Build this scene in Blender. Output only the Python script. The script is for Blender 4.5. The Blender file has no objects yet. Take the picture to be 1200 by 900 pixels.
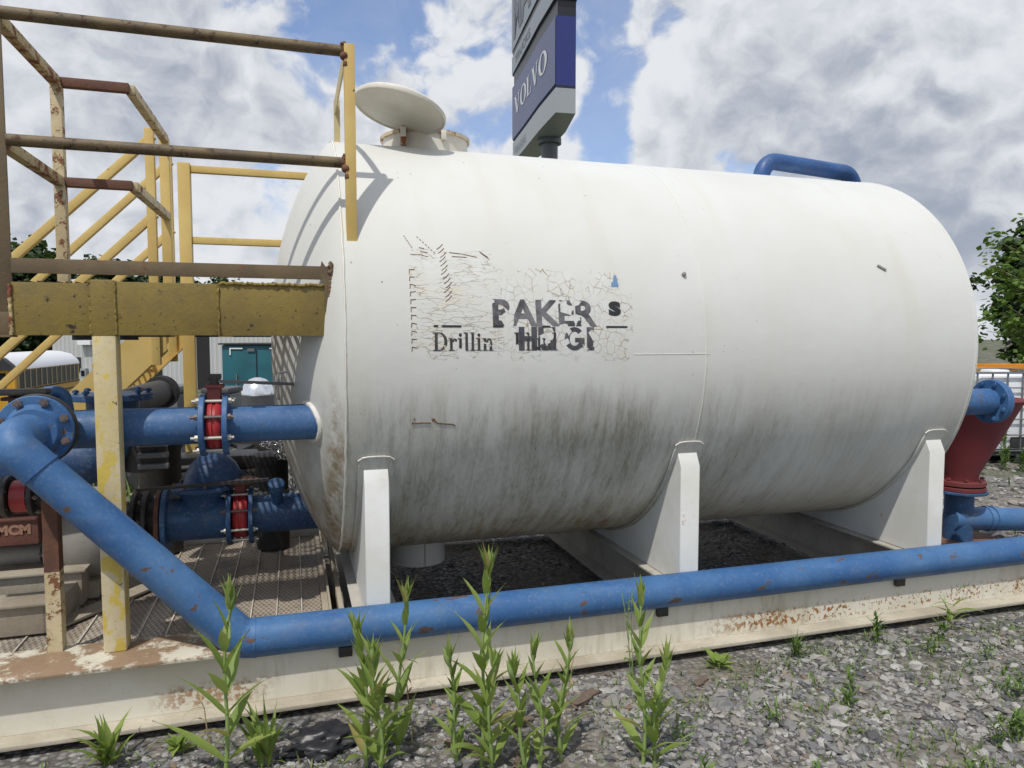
import bpy, bmesh, math, random
from mathutils import Vector, Matrix, noise as mnoise
R_ = math.radians
random.seed(7)
C = bpy.context.scene.collection
PI = math.pi

# ------------------------------------------------------------------ mesh builder
def V(*a): return Vector(a[0]) if len(a) == 1 else Vector(a)

def fillet(pts, r, n=7):
    pts = [Vector(p) for p in pts]; out = [pts[0]]
    for i in range(1, len(pts)-1):
        a, b, c = pts[i-1], pts[i], pts[i+1]
        u = (a-b); v = (c-b); lu, lv = u.length, v.length
        u.normalize(); v.normalize()
        ang = u.angle(v)
        if PI-ang < .02: continue
        d = min(r/math.tan(ang/2), lu*.49, lv*.49); rr = d*math.tan(ang/2)
        bis = (u+v).normalized(); cen = b + bis*(rr/math.sin(ang/2))
        p0 = b+u*d-cen; p1 = b+v*d-cen
        for k in range(n+1):
            th = p0.angle(p1); q = k/n; out.append(cen + (p0*math.sin((1-q)*th) + p1*math.sin(q*th))/math.sin(th))
    out.append(pts[-1]); return out

class MB:
    def __init__(s): s.bm = bmesh.new()
    def box(s, lo, hi, bev=0.0, rot=None, piv=None):
        lo, hi = Vector(lo), Vector(hi); c = (lo+hi)/2; d = hi-lo
        b = bmesh.new(); bmesh.ops.create_cube(b, size=1)
        for v in b.verts: v.co = Vector((v.co.x*d.x, v.co.y*d.y, v.co.z*d.z))
        if bev: bmesh.ops.bevel(b, geom=list(b.edges), offset=min(bev, .45*min(d)), segments=2, affect='EDGES', profile=.6)
        M = Matrix.Translation(c)
        if rot is not None:
            p = Vector(piv) if piv is not None else c
            M = Matrix.Translation(p) @ rot.to_4x4() @ Matrix.Translation(c-p)
        s.add(b, M); return s
    def add(s, b, M=None):
        if M is not None: bmesh.ops.transform(b, matrix=M, verts=b.verts)
        m = bpy.data.meshes.new('tmp'); b.to_mesh(m); b.free(); s.bm.from_mesh(m); bpy.data.meshes.remove(m)
    def bar(s, p, q, w, h, up=(0,0,1), bev=0.0):
        p, q = Vector(p), Vector(q); d = q-p; L = d.length; z = d.normalized(); u = Vector(up)
        x = u.cross(z)
        if x.length < 1e-4: x = Vector((1,0,0)).cross(z)
        x.normalize(); y = z.cross(x)
        b = bmesh.new(); bmesh.ops.create_cube(b, size=1)
        for v in b.verts: v.co = Vector((v.co.x*w, v.co.y*h, v.co.z*L))
        if bev: bmesh.ops.bevel(b, geom=list(b.edges), offset=min(bev, .45*min(w,h)), segments=2, affect='EDGES', profile=.6)
        M = Matrix((x,y,z)).transposed().to_4x4(); M.translation = (p+q)/2
        s.add(b, M); return s
    def tube(s, pts, r, n=16, cap=True, radii=None):
        pts = [Vector(p) for p in pts]; bm = s.bm
        T = []
        for i in range(len(pts)):
            a = pts[max(i-1,0)]; b = pts[min(i+1,len(pts)-1)]; T.append((b-a).normalized())
        t = T[0]; x = t.orthogonal().normalized(); rings = []
        for i, p in enumerate(pts):
            t = T[i]; x = (x - t*x.dot(t)).normalized(); y = t.cross(x); rr = radii[i] if radii else r
            sc = 1.0
            if 0 < i < len(pts)-1:
                a1 = (pts[i]-pts[i-1]).angle(pts[i+1]-pts[i]); sc = 1
            rings.append([bm.verts.new(p+(x*math.cos(2*PI*k/n)+y*math.sin(2*PI*k/n))*rr*sc) for k in range(n)])
        for a, b in zip(rings, rings[1:]):
            for k in range(n): bm.faces.new((a[k], a[(k+1)%n], b[(k+1)%n], b[k]))
        if cap:
            bm.faces.new(list(reversed(rings[0]))); bm.faces.new(rings[-1])
        return s
    def cyl(s, p, q, r, n=24, r2=None, bev=0):
        p, q = Vector(p), Vector(q); r2 = r if r2 is None else r2
        if bev:
            d = (q-p).normalized()*bev
            return s.tube([p, p+d, q-d, q], r, n, True, [r-bev, r, r2, r2-bev])
        return s.tube([p, q], r, n, True, [r, r2])
    def lathe(s, org, axis, prof, n=48, x0=None, close=False):
        """prof: list of (distance along axis, radius)"""
        o = Vector(org); t = Vector(axis).normalized(); x = Vector(x0) if x0 else t.orthogonal(); x = (x-t*x.dot(t)).normalized(); y = t.cross(x)
        bm = s.bm; rings = []
        for a, r in prof:
            if r < 1e-6: rings.append([bm.verts.new(o+t*a)])
            else: rings.append([bm.verts.new(o+t*a+(x*math.cos(2*PI*k/n)+y*math.sin(2*PI*k/n))*r) for k in range(n)])
        prs = list(zip(rings, rings[1:]))
        if close: prs.append((rings[-1], rings[0]))
        for a, b in prs:
            for k in range(n):
                k2 = (k+1) % n
                if len(a) == 1 and len(b) == 1: continue
                if len(a) == 1: bm.faces.new((a[0], b[k2], b[k]))
                elif len(b) == 1: bm.faces.new((a[k], a[k2], b[0]))
                else: bm.faces.new((a[k], a[k2], b[k2], b[k]))
        return s
    def prism(s, poly, ext):
        """poly: 3D points of a flat outline; ext: extrusion vector"""
        e = Vector(ext); bm = s.bm
        a = [bm.verts.new(Vector(p)) for p in poly]; b = [bm.verts.new(Vector(p)+e) for p in poly]
        n = len(a)
        bm.faces.new(list(reversed(a))); bm.faces.new(b)
        for k in range(n): bm.faces.new((a[k], a[(k+1)%n], b[(k+1)%n], b[k]))
        return s
    def poly(s, pts):
        s.bm.faces.new([s.bm.verts.new(Vector(p)) for p in pts]); return s
    def ball(s, c, r, sub=2, sq=(1,1,1)):
        b = bmesh.new(); bmesh.ops.create_icosphere(b, subdivisions=sub, radius=r)
        for v in b.verts: v.co = Vector((v.co.x*sq[0], v.co.y*sq[1], v.co.z*sq[2]))
        s.add(b, Matrix.Translation(Vector(c))); return s
    def raw(s, vs, fs):
        vv = [s.bm.verts.new(v) for v in vs]
        for f in fs:
            try: s.bm.faces.new([vv[i] for i in f])
            except ValueError: pass
        return s
    def obj(s, name, mat, parent=None, smooth=38, norm=True):
        bm = s.bm
        if norm: bmesh.ops.recalc_face_normals(bm, faces=bm.faces)
        m = bpy.data.meshes.new(name)
        if parent is not None:
            off = world_loc(parent)
            bmesh.ops.translate(bm, vec=-off, verts=bm.verts)
        if smooth:
            lim = R_(smooth)
            for f in bm.faces: f.smooth = True
            for e in bm.edges:
                if len(e.link_faces) == 2:
                    try:
                        if e.calc_face_angle() > lim: e.smooth = False
                    except ValueError: pass
        bm.to_mesh(m); bm.free()
        if isinstance(mat, (list, tuple)):
            for q in mat: m.materials.append(q)
        else: m.materials.append(mat)
        o = bpy.data.objects.new(name, m); C.objects.link(o)
        if parent is not None: o.parent = parent
        return o

def world_loc(o):
    l = Vector((0,0,0))
    while o is not None:
        l += o.location; o = o.parent
    return l

def thing(name, label, cat, loc=(0,0,0), group=None):
    o = bpy.data.objects.new(name, None); C.objects.link(o); o.location = loc
    o.empty_display_size = .1
    return tag(o, label, cat, group)
def tag(o, label, cat, group=None):
    o['label'] = label; o['category'] = cat
    if group: o['group'] = group
    return o
def kind(o, k): o['kind'] = k; return o
def copy_tree(o, parent=None, label=None):
    c = o.copy(); C.objects.link(c); c.parent = parent
    if label: c['label'] = label
    for ch in list(o.children): copy_tree(ch, c)
    return c

# ------------------------------------------------------------------ camera frame helpers (plain surveying: picture axis -> ground plan)
YAW = R_(17)
def W(lat, d, z=0): return Vector((lat*math.cos(YAW)+d*math.sin(YAW), d*math.cos(YAW)-lat*math.sin(YAW), z))

# ------------------------------------------------------------------ materials
class N:
    def __init__(s, name, rough=.5, metal=0.0, spec=.5):
        s.mat = bpy.data.materials.new(name); s.mat.use_nodes = True
        s.t = s.mat.node_tree; s.b = s.t.nodes['Principled BSDF']; s.out = s.t.nodes['Material Output']
        s.b.inputs['Roughness'].default_value = rough; s.b.inputs['Metallic'].default_value = metal
        s.b.inputs['Specular IOR Level'].default_value = spec
        s._pos = None
    def new(s, t, **k):
        n = s.t.nodes.new(t)
        for a, b in k.items(): setattr(n, a, b)
        return n
    def link(s, a, b): s.t.links.new(a, b)
    def put(s, sock, v):
        if hasattr(v, 'is_output') or isinstance(v, bpy.types.NodeSocket): s.link(v, sock)
        elif isinstance(v, (tuple, list)) and len(v) == 3 and sock.type == 'RGBA': sock.default_value = (*v, 1)
        else: sock.default_value = v
    @property
    def pos(s):
        if s._pos is None: s._pos = s.new('ShaderNodeNewGeometry').outputs['Position']
        return s._pos
    def obj(s): return s.new('ShaderNodeTexCoord').outputs['Object']
    def scale(s, v, sc):
        n = s.new('ShaderNodeVectorMath', operation='MULTIPLY'); s.put(n.inputs[0], v); n.inputs[1].default_value = sc; return n.outputs[0]
    def noise(s, sc, det=4, ro=.55, vec=None, dist=0, out='Fac'):
        n = s.new('ShaderNodeTexNoise'); n.inputs['Scale'].default_value = sc; n.inputs['Detail'].default_value = det
        n.inputs['Roughness'].default_value = ro; n.inputs['Distortion'].default_value = dist
        s.put(n.inputs['Vector'], vec if vec is not None else s.pos); return n.outputs[out]
    def vor(s, sc, vec=None, feat='F1', out='Distance', rnd=1):
        n = s.new('ShaderNodeTexVoronoi', feature=feat); n.inputs['Scale'].default_value = sc; n.inputs['Randomness'].default_value = rnd
        s.put(n.inputs['Vector'], vec if vec is not None else s.pos); return n.outputs[out]
    def math(s, op, a, b=0.0, c=None, clamp=False):
        n = s.new('ShaderNodeMath', operation=op, use_clamp=clamp); s.put(n.inputs[0], a); s.put(n.inputs[1], b)
        if c is not None: s.put(n.inputs[2], c)
        return n.outputs[0]
    def ss(s, v, a, b, o0=0.0, o1=1.0):
        n = s.new('ShaderNodeMapRange', interpolation_type='SMOOTHSTEP'); s.put(n.inputs[0], v)
        for i, q in enumerate((a, b, o0, o1)): s.put(n.inputs[i+1], q)
        return n.outputs[0]
    def mix(s, f, a, b, bt='MIX'):
        n = s.new('ShaderNodeMix', data_type='RGBA', blend_type=bt); s.put(n.inputs[0], f); s.put(n.inputs[6], a); s.put(n.inputs[7], b); return n.outputs[2]
    def ramp(s, f, stops):
        n = s.new('ShaderNodeValToRGB'); e = n.color_ramp.elements
        while len(e) < len(stops): e.new(.5)
        for q, (p, c) in zip(e, stops): q.position = p; q.color = (*c, 1) if len(c) == 3 else c
        s.put(n.inputs[0], f); return n.outputs[0]
    def xyz(s, v=None):
        n = s.new('ShaderNodeSeparateXYZ'); s.put(n.inputs[0], v if v is not None else s.pos); return n.outputs
    def comb(s, x, y, z=0.0):
        n = s.new('ShaderNodeCombineXYZ')
        for i, q in enumerate((x, y, z)): s.put(n.inputs[i], q)
        return n.outputs[0]
    def bump(s, h, st=.3, d=.01):
        n = s.new('ShaderNodeBump'); n.inputs['Strength'].default_value = st; n.inputs['Distance'].default_value = d
        s.put(n.inputs['Height'], h); s.link(n.outputs[0], s.b.inputs['Normal']); return s
    def col(s, v): s.put(s.b.inputs['Base Color'], v); return s
    def rough(s, v): s.put(s.b.inputs['Roughness'], v); return s
    def alpha(s, v): s.put(s.b.inputs['Alpha'], v); return s

def paint(name, a, b=None, rough=.45, rust=0.0, rustcol=(.16,.055,.02), rsc=9, vsc=3, grime=.35, gcol=(.10,.085,.06), bump=.15, chips=0.0, chipcol=(.05,.035,.025), metal=0.0, vstr=None):
    n = N(name, rough, metal); b = b or tuple(x*.8 for x in a)
    base = n.mix(n.ss(n.noise(vsc, 5, .6), .35, .65), a, b)
    fine = n.noise(55, 4, .7)
    base = n.mix(n.math('MULTIPLY', n.ss(fine, .45, .75), grime*.55), base, gcol)
    blot = n.noise(vsc*2.3, 7, .7)
    base = n.mix(n.math('MULTIPLY', n.ss(blot, .52, .74), grime), base, gcol)
    h = fine; rv = rough
    if chips:
        ch = n.ss(n.noise(24, 5, .75), .70-chips*.25, .715-chips*.25)
        base = n.mix(ch, base, chipcol)
    if rust:
        rn = n.noise(rsc, 9, .72)
        rm = n.ss(rn, .78-rust*.5, .83-rust*.48)
        rc = n.mix(n.noise(60, 3, .6), rustcol, tuple(min(1, x*2.4) for x in rustcol))
        base = n.mix(rm, base, rc)
        n.rough(n.mix(rm, (rough,)*3, (.85,)*3)); h = n.math('ADD', fine, rm)
    n.col(base)
    if bump: n.bump(h, bump, .004)
    return n.mat

def flat(name, c, rough=.5, metal=0.0, var=.15, sc=8):
    n = N(name, rough, metal)
    n.col(n.mix(n.noise(sc, 4, .6), tuple(x*(1-var) for x in c), tuple(min(1, x*(1+var)) for x in c)))
    return n.mat
TX, TY, TZ, TR = 0.22, 4.35, 1.528, 1.1625       # tank: left seam, axis, radius
TX2 = 3.80

def mat_tank():
    n = N('white tank paint', .5)
    x, y, z = n.xyz()[:3]
    ang = n.math('ARCTAN2', n.math('SUBTRACT', z, TZ), n.math('SUBTRACT', TY, y))      # 0 at the front, + upwards
    st = n.noise(1.0, 7, .68, n.comb(n.math('MULTIPLY', x, 26), n.math('MULTIPLY', ang, 4.2), n.math('MULTIPLY', y, 3)))
    st2 = n.noise(1.0, 6, .7, n.comb(n.math('MULTIPLY', x, 110), n.math('MULTIPLY', ang, 30), n.math('MULTIPLY', y, 24)))
    big = n.noise(1.6, 4, .5)
    base = n.mix(n.ss(n.noise(1.3, 5, .6), .35, .7), (.615,.623,.602), (.58,.583,.55))
    base = n.mix(n.math('MULTIPLY', n.ss(n.noise(.8, 3, .5, n.comb(n.math('MULTIPLY', x, 7), ang, 0)), .5, .72), .20), base, (.52,.48,.36))
    # run-off dirt of the lower half
    edge = n.math('ADD', n.math('MULTIPLY', ang, -1.0), n.math('ADD', n.math('MULTIPLY', n.math('SUBTRACT', st, .5), .22), n.math('MULTIPLY', n.math('SUBTRACT', n.noise(2.6, 3, .5, n.comb(x, n.math('MULTIPLY', ang, .4), 0)), .5), .22)))
    on = n.math('MULTIPLY', n.ss(edge, .07, .40), n.ss(edge, .12, .20, .45, 1.0))
    side = n.ss(x, 1.5, 3.2, 1.0, .42)
    left = n.ss(x, .1, .5, .6, 1.0)
    amt = n.math('MULTIPLY', n.math('MULTIPLY', on, side), left)
    str_ = n.ss(n.math('ADD', n.math('MULTIPLY', st, .62), n.math('MULTIPLY', st2, .38)), .40, .68)
    d1 = n.math('MULTIPLY', amt, n.math('ADD', n.math('MULTIPLY', str_, .50), n.math('ADD', .20, n.math('MULTIPLY', n.ss(n.noise(2.4, 4, .55, n.comb(x, n.math('MULTIPLY', ang, .7), 3.0)), .40, .62), .32))), clamp=True)
    base = n.mix(d1, base, (.205,.20,.155))
    ylo = n.ss(edge, .62, 1.15)
    base = n.mix(n.math('MULTIPLY', n.math('MULTIPLY', ylo, side), n.math('ADD', n.math('MULTIPLY', n.ss(st, .4, .7), .55), .25)), base, (.27,.21,.105))
    blot = n.ss(n.noise(5.5, 8, .72), .53, .66)
    base = n.mix(n.math('MULTIPLY', n.math('MULTIPLY', blot, ylo), n.math('MULTIPLY', side, .75)), base, (.12,.095,.055))
    # brown run down the knuckle of the near head
    kn = n.math('MULTIPLY', n.ss(n.math('ABSOLUTE', n.math('SUBTRACT', x, n.math('ADD', .19, n.math('MULTIPLY', n.math('SUBTRACT', big, .5), .12)))), .015, .07, 1.0, 0.0), n.ss(n.math('ADD', ang, n.math('MULTIPLY', n.math('SUBTRACT', st, .5), .9)), -.5, -.02, 1.0, 0.0))
    kn = n.math('MULTIPLY', kn, n.ss(n.noise(9, 8, .75), .40, .62))
    base = n.mix(n.math('MULTIPLY', kn, .85), base, (.17,.115,.035))
    # chips
    v = n.new('ShaderNodeTexVoronoi'); v.inputs['Scale'].default_value = 13; n.link(n.pos, v.inputs['Vector'])
    dens = n.ss(n.math('ADD', n.noise(1.7, 3, .5), n.ss(x, .2, .9, .07, 0.0)), .47, .58)
    spot = n.math('MULTIPLY', n.ss(v.outputs['Distance'], .035, .085, 1.0, 0.0), n.math('MULTIPLY', dens, n.ss(x, .7, 2.4, 1.0, .35)))
    base = n.mix(n.math('MULTIPLY', spot, .9), base, (.13,.09,.055))
    scr = n.math('MULTIPLY', n.ss(n.noise(60, 3, .6), .70, .73), n.ss(n.noise(2.2, 3, .5), .55, .62))
    base = n.mix(n.math('MULTIPLY', scr, .6), base, (.25,.23,.2))
    n.col(base); n.rough(n.mix(d1, (.48,)*3, (.8,)*3))
    n.bump(n.math('ADD', n.noise(3.2, 4, .5), n.math('MULTIPLY', n.noise(90, 3, .6), .05)), .42, .014)
    return n.mat

def mat_skid():
    n = N('cream skid paint', .5)
    x, y, z = n.xyz()[:3]
    base = n.mix(n.ss(n.noise(2.2, 5, .6), .35, .7), (.66,.63,.54), (.56,.52,.41))
    stv = n.noise(1.0, 6, .65, n.comb(n.math('MULTIPLY', x, 22), n.math('MULTIPLY', y, 6), n.math('MULTIPLY', z, 3)))
    base = n.mix(n.math('MULTIPLY', n.math('MULTIPLY', n.ss(stv, .46, .72), n.ss(n.noise(1.4, 4, .6), .38, .64)), .62), base, (.30,.25,.15))
    # rust freckles low on the web, heavier to the right
    rz = n.math('MULTIPLY', n.ss(z, .02, .05), n.ss(z, .10, .15, 1.0, 0.0))
    rx = n.math('ADD', n.ss(x, 1.9, 2.4), n.math('MULTIPLY', n.ss(n.math('ABSOLUTE', n.math('ADD', x, .35)), .1, .3, 1.0, 0.0), .75))
    fr = n.ss(n.math('ADD', n.noise(38, 6, .65), n.math('MULTIPLY', n.noise(3.0, 3, .5), .35)), .70, .76)
    base = n.mix(n.math('MULTIPLY', n.math('MULTIPLY', fr, rz), rx, clamp=True), base, (.26,.115,.03))
    # bare rust on flange edges and top plate
    ru = n.ss(n.math('ADD', n.noise(3.4, 9, .72), n.math('MULTIPLY', n.ss(z, .25, .272), .135)), .585, .64)
    ru = n.math('MULTIPLY', ru, n.math('ADD', n.ss(z, .24, .26), n.ss(z, .0, .03, 1.0, 0.0)))
    base = n.mix(n.math('MULTIPLY', ru, .9, clamp=True), base, n.mix(n.noise(30, 4, .6), (.17,.095,.05), (.30,.19,.11)))
    base = n.mix(n.ss(n.noise(50, 4, .7), .62, .75, 0, .45), base, (.24,.2,.13))
    base = n.mix(n.ss(n.math('ADD', z, n.math('MULTIPLY', n.noise(8, 4, .6), .02)), .020, .030, .88, 0.0), base, n.mix(n.ss(n.noise(1.0, 7, .7, n.comb(n.math('MULTIPLY', x, 5), n.math('MULTIPLY', y, 30), n.math('MULTIPLY', z, 60))), .35, .65), (.44,.40,.32), (.17,.14,.11)))
    n.col(base); n.bump(n.math('ADD', n.noise(70, 4, .7), n.math('MULTIPLY', ru, 1.0)), .25, .004)
    return n.mat

def mat_gravel():
    n = N('gravel ground', .92, spec=.2)
    x, y, z = n.xyz()[:3]
    v = n.new('ShaderNodeTexVoronoi'); v.inputs['Scale'].default_value = 34; n.link(n.pos, v.inputs['Vector'])
    v2 = n.new('ShaderNodeTexVoronoi'); v2.inputs['Scale'].default_value = 13; n.link(n.pos, v2.inputs['Vector'])
    g = n.ramp(n.xyz(v.outputs['Color'])[0], [(0,(.10,.10,.105)),(.45,(.19,.19,.195)),(.8,(.27,.265,.26)),(1,(.40,.39,.37))])
    g2 = n.ramp(n.xyz(v2.outputs['Color'])[1], [(0,(.11,.11,.115)),(.6,(.21,.21,.21)),(1,(.38,.37,.35))])
    base = n.mix(n.ss(n.noise(6, 3, .5), .45, .6), g, g2)
    base = n.mix(n.ss(v.outputs['Distance'], .35, .7), base, (.075,.07,.066))
    base = n.mix(n.math('MULTIPLY', n.ss(n.noise(1.6, 6, .68), .40, .62), .75), base, (.20,.178,.145))
    far = n.math('ADD', n.ss(y, 8.0, 11.0), n.ss(x, 12.0, 18.0), clamp=True)
    gr = n.math('MULTIPLY', n.ss(n.noise(.55, 6, .7), .42, .56), n.math('MAXIMUM', far, n.ss(n.noise(.25, 2, .5), .60, .66)))
    base = n.mix(n.math('MULTIPLY', gr, .85), base, n.mix(n.noise(14, 4, .7), (.035,.055,.015), (.09,.12,.04)))
    n.col(base)
    h = n.math('SUBTRACT', n.math('MULTIPLY', v2.outputs['Distance'], -.8), n.math('MULTIPLY', v.outputs['Distance'], .7))
    n.bump(n.math('ADD', h, n.math('MULTIPLY', n.noise(120, 3, .6), .25)), .9, .02)
    return n.mat

def mat_island(name, stops, rough=.9, sub=0.0, bump=None, spec=.3, noisy=.3):
    n = N(name, rough, spec=spec)
    r = n.new('ShaderNodeNewGeometry').outputs['Random Per Island']
    c = n.ramp(r, stops)
    c = n.mix(n.math('MULTIPLY', n.noise(45, 4, .65), noisy), c, (.06,.055,.05))
    n.col(c)
    if bump: n.bump(n.noise(bump, 4, .65), .4, .01)
    return n

def mat_leaf(name, stops, trans=.3, noisy=.0, rough=.5):
    n = N(name, rough, spec=.35)
    r = n.new('ShaderNodeNewGeometry').outputs['Random Per Island']
    c = n.ramp(r, stops)
    if noisy: c = n.mix(n.math('MULTIPLY', n.ss(n.noise(30, 4, .6), .4, .7), noisy), c, tuple(q*.6 for q in stops[0][1]))
    n.col(c)
    tr = n.new('ShaderNodeBsdfTranslucent'); n.put(tr.inputs['Color'], n.mix(.5, c, (.16,.24,.02)))
    ms = n.new('ShaderNodeMixShader'); ms.inputs[0].default_value = trans
    n.link(n.b.outputs[0], ms.inputs[1]); n.link(tr.outputs[0], ms.inputs[2]); n.link(ms.outputs[0], n.out.inputs[0])
    return n.mat

def mat_blue(name='blue pipe paint', a=(.030,.100,.25), b=(.055,.145,.305), grime=.45, chips=.42):
    n = N(name, .52, spec=.4)
    x, y, z = n.xyz()[:3]
    base = n.mix(n.ss(n.noise(2.6, 5, .6), .35, .68), a, b)
    base = n.mix(n.math('MULTIPLY', n.ss(n.noise(7, 7, .7), .50, .72), grime), base, (.10,.13,.19))
    base = n.mix(n.math('MULTIPLY', n.ss(n.noise(60, 5, .7), .5, .75), grime*1.1), base, (.16,.22,.33))
    sm = n.noise(1.0, 5, .6, n.comb(n.math('MULTIPLY', x, 3), n.math('MULTIPLY', y, 12), n.math('MULTIPLY', z, 12)))
    base = n.mix(n.math('MULTIPLY', n.ss(sm, .52, .75), .3), base, (.12,.24,.45))
    if chips:
        cm = n.ss(n.noise(8, 5, .62, n.scale(n.pos, (1, 1.8, 1.8))), .725-chips*.2, .735-chips*.2)
        base = n.mix(cm, base, n.mix(n.noise(80, 3, .6), (.05,.045,.05), (.17,.10,.07)))
    n.col(base); n.rough(n.ss(n.noise(9, 4, .6), .3, .7, .42, .66)); n.bump(n.noise(40, 4, .6), .08, .004)
    return n.mat

def mat_grate():
    n = N('perforated deck steel', .75, .0)
    x, y, z = n.xyz()[:3]
    fx = n.math('MULTIPLY', x, 84); fy = n.math('MULTIPLY', y, 36)
    sx = n.math('SINE', n.math('MULTIPLY', fx, PI)); sy = n.math('SINE', n.math('MULTIPLY', fy, PI))
    p = n.math('MULTIPLY', sx, sy)
    hole = n.ss(p, .05, .5)
    pl = n.math('FLOOR', n.math('DIVIDE', x, .118))
    tone = n.noise(2.3, 2, .5, n.comb(pl, n.math('MULTIPLY', y, .3), 0))
    base = n.mix(n.ss(tone, .3, .7), (.27,.22,.17), (.38,.33,.27))
    base = n.mix(n.ss(n.noise(3.5, 7, .7), .46, .66, 0, .8), base, (.14,.12,.10))
    base = n.mix(n.math('MULTIPLY', hole, .5), base, (.06,.052,.045))
    n.col(base); n.bump(n.math('MULTIPLY', hole, -1.0), .8, .006)
    return n.mat

def mat_bricklines(name, a, b, sc, dark, w=.12, axis='x', rough=.5):
    """ribbed sheet steel: ribs by a periodic bump"""
    n = N(name, rough)
    x, y, z = n.xyz(n.obj())[:3]
    s_ = n.math('ADD', x, y) if axis == 'xy' else (x if axis == 'x' else y)
    fr = n.math('FRACT', n.math('MULTIPLY', s_, sc))
    rib = n.ss(n.math('ABSOLUTE', n.math('SUBTRACT', fr, .5)), w, w+.06)
    base = n.mix(n.noise(.6, 5, .6), a, b)
    base = n.mix(n.math('MULTIPLY', n.math('SUBTRACT', 1.0, rib), .18), base, dark)
    n.col(base); n.bump(rib, .8, .04)
    return n.mat

M = {}
M['tank'] = mat_tank()
M['white'] = paint('white saddle paint', (.68,.69,.68), (.61,.61,.575), .5, rust=.27, rustcol=(.20,.09,.03), rsc=7, grime=.14, gcol=(.42,.38,.29), bump=.1)
M['weld'] = paint('white weld bead', (.68,.68,.65), (.6,.58,.5), .55, rust=.16, grime=.3, gcol=(.36,.3,.2), bump=.5)
M['lid'] = paint('lid paint', (.66,.64,.57), (.56,.53,.44), .5, rust=.10, rsc=4, grime=.3, gcol=(.40,.35,.25))
M['rim'] = paint('rusty rim paint', (.66,.63,.54), (.5,.4,.25), .55, rust=.62, rustcol=(.15,.055,.02), rsc=10, grime=.3, gcol=(.36,.26,.12))
M['collar'] = paint('collar paint', (.70,.69,.64), (.62,.58,.48), .5, rust=.30, rustcol=(.22,.10,.03), rsc=9, grime=.3, gcol=(.45,.36,.2))
M['skid'] = mat_skid()
M['flange_low'] = paint('weathered flange edge', (.50,.46,.37), (.34,.30,.23), .75, rust=.22, rustcol=(.16,.085,.04), rsc=6, vsc=2, grime=.5, gcol=(.17,.145,.11), bump=.5)
M['beam_grey'] = paint('dusty cross beam paint', (.44,.42,.38), (.34,.32,.28), .6, rust=.15, grime=.4)
M['blue'] = mat_blue()
M['blue_head'] = mat_blue('weathered header blue', (.026,.085,.21), (.05,.125,.27), .5, .24)
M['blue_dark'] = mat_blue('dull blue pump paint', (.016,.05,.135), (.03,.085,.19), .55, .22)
M['blue_loop'] = mat_blue('dark blue vent paint', (.02,.07,.21), (.03,.10,.28), .35, .25)
M['red'] = paint('red valve paint', (.42,.03,.035), (.30,.025,.03), .45, rust=.1, grime=.35, gcol=(.09,.02,.02))
M['maroon'] = paint('dull maroon paint', (.20,.035,.035), (.15,.03,.03), .6, rust=.1, grime=.3, gcol=(.08,.03,.03))
M['hopper'] = paint('matt red hopper paint', (.185,.028,.033), (.145,.025,.028), .65, rust=.05, grime=.25, gcol=(.10,.03,.03))
M['yellow'] = paint('pale yellow paint', (.60,.44,.150), (.53,.37,.115), .5, rust=.04, grime=.18, gcol=(.33,.25,.11), chips=.10)
def mat_post():
    n = N('chalky yellow post paint', .6)
    x, y, z = n.xyz()[:3]
    v = n.scale(n.pos, (1, 1, .55))
    base = n.mix(n.ss(n.noise(7, 5, .6, v), .35, .65), (.60,.53,.36), (.54,.45,.26))
    yel = n.ss(n.noise(13, 6, .62, v), .54, .58)
    low = n.ss(z, 1.0, .35, 0.0, .10) 
    base = n.mix(n.math('MULTIPLY', yel, .85), base, (.58,.43,.045))
    base = n.mix(n.math('MULTIPLY', n.ss(n.noise(3, 4, .6), .45, .62), .6), base, (.50,.40,.16))
    base = n.mix(n.ss(n.noise(26, 5, .75), .665, .68), base, (.05,.035,.025))
    base = n.mix(n.ss(n.noise(6, 9, .72), .69, .72), base, (.13,.06,.03))
    base = n.mix(n.ss(n.noise(70, 4, .7), .5, .75, 0, .35), base, (.30,.25,.15))
    n.col(base); n.bump(n.noise(60, 4, .7), .25, .004); return n.mat
M['post'] = mat_post()
M['beam'] = paint('weathered ochre paint', (.215,.155,.030), (.165,.118,.028), .6, rust=.07, rustcol=(.05,.03,.018), rsc=12, vsc=4, grime=.45, gcol=(.105,.082,.035), bump=.5, chips=.3, chipcol=(.03,.022,.015))
M['toe'] = paint('brown weathered rail paint', (.15,.105,.05), (.10,.07,.038), .6, rust=.42, rustcol=(.09,.05,.025), rsc=14, grime=.4, bump=.3)
M['rail'] = paint('rusting rail paint', (.155,.11,.05), (.10,.07,.038), .65, rust=.44, rustcol=(.06,.028,.017), rsc=16, vsc=8, grime=.55, gcol=(.06,.045,.03), bump=.5, chips=.35, chipcol=(.03,.02,.014))
M['rail_rust'] = paint('red rust over yellow paint', (.47,.37,.18), (.40,.30,.14), .65, rust=.56, rustcol=(.105,.03,.016), rsc=15, grime=.4, bump=.4)
M['post_rust'] = paint('cream post with rust freckles', (.54,.46,.29), (.47,.37,.20), .6, rust=.50, rustcol=(.11,.045,.02), rsc=17, grime=.3, bump=.4)
M['rust'] = paint('brown rust', (.17,.075,.04), (.10,.045,.03), .85, vsc=9, grime=.55, gcol=(.06,.03,.02), bump=.6)
M['rustmark'] = paint('rust line', (.17,.075,.03), (.10,.05,.025), .9, grime=.4)
M['steel'] = flat('dull bolt steel', (.42,.40,.37), .4, .8, .3, 40)
M['bolt'] = paint('rusty bolt', (.20,.15,.12), (.12,.10,.11), .5, rust=.3, metal=.4)
M['boltw'] = flat('plated rod', (.55,.53,.46), .35, .6, .2, 30)
M['black'] = flat('black rubber', (.022,.022,.024), .6, 0, .3)
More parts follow.
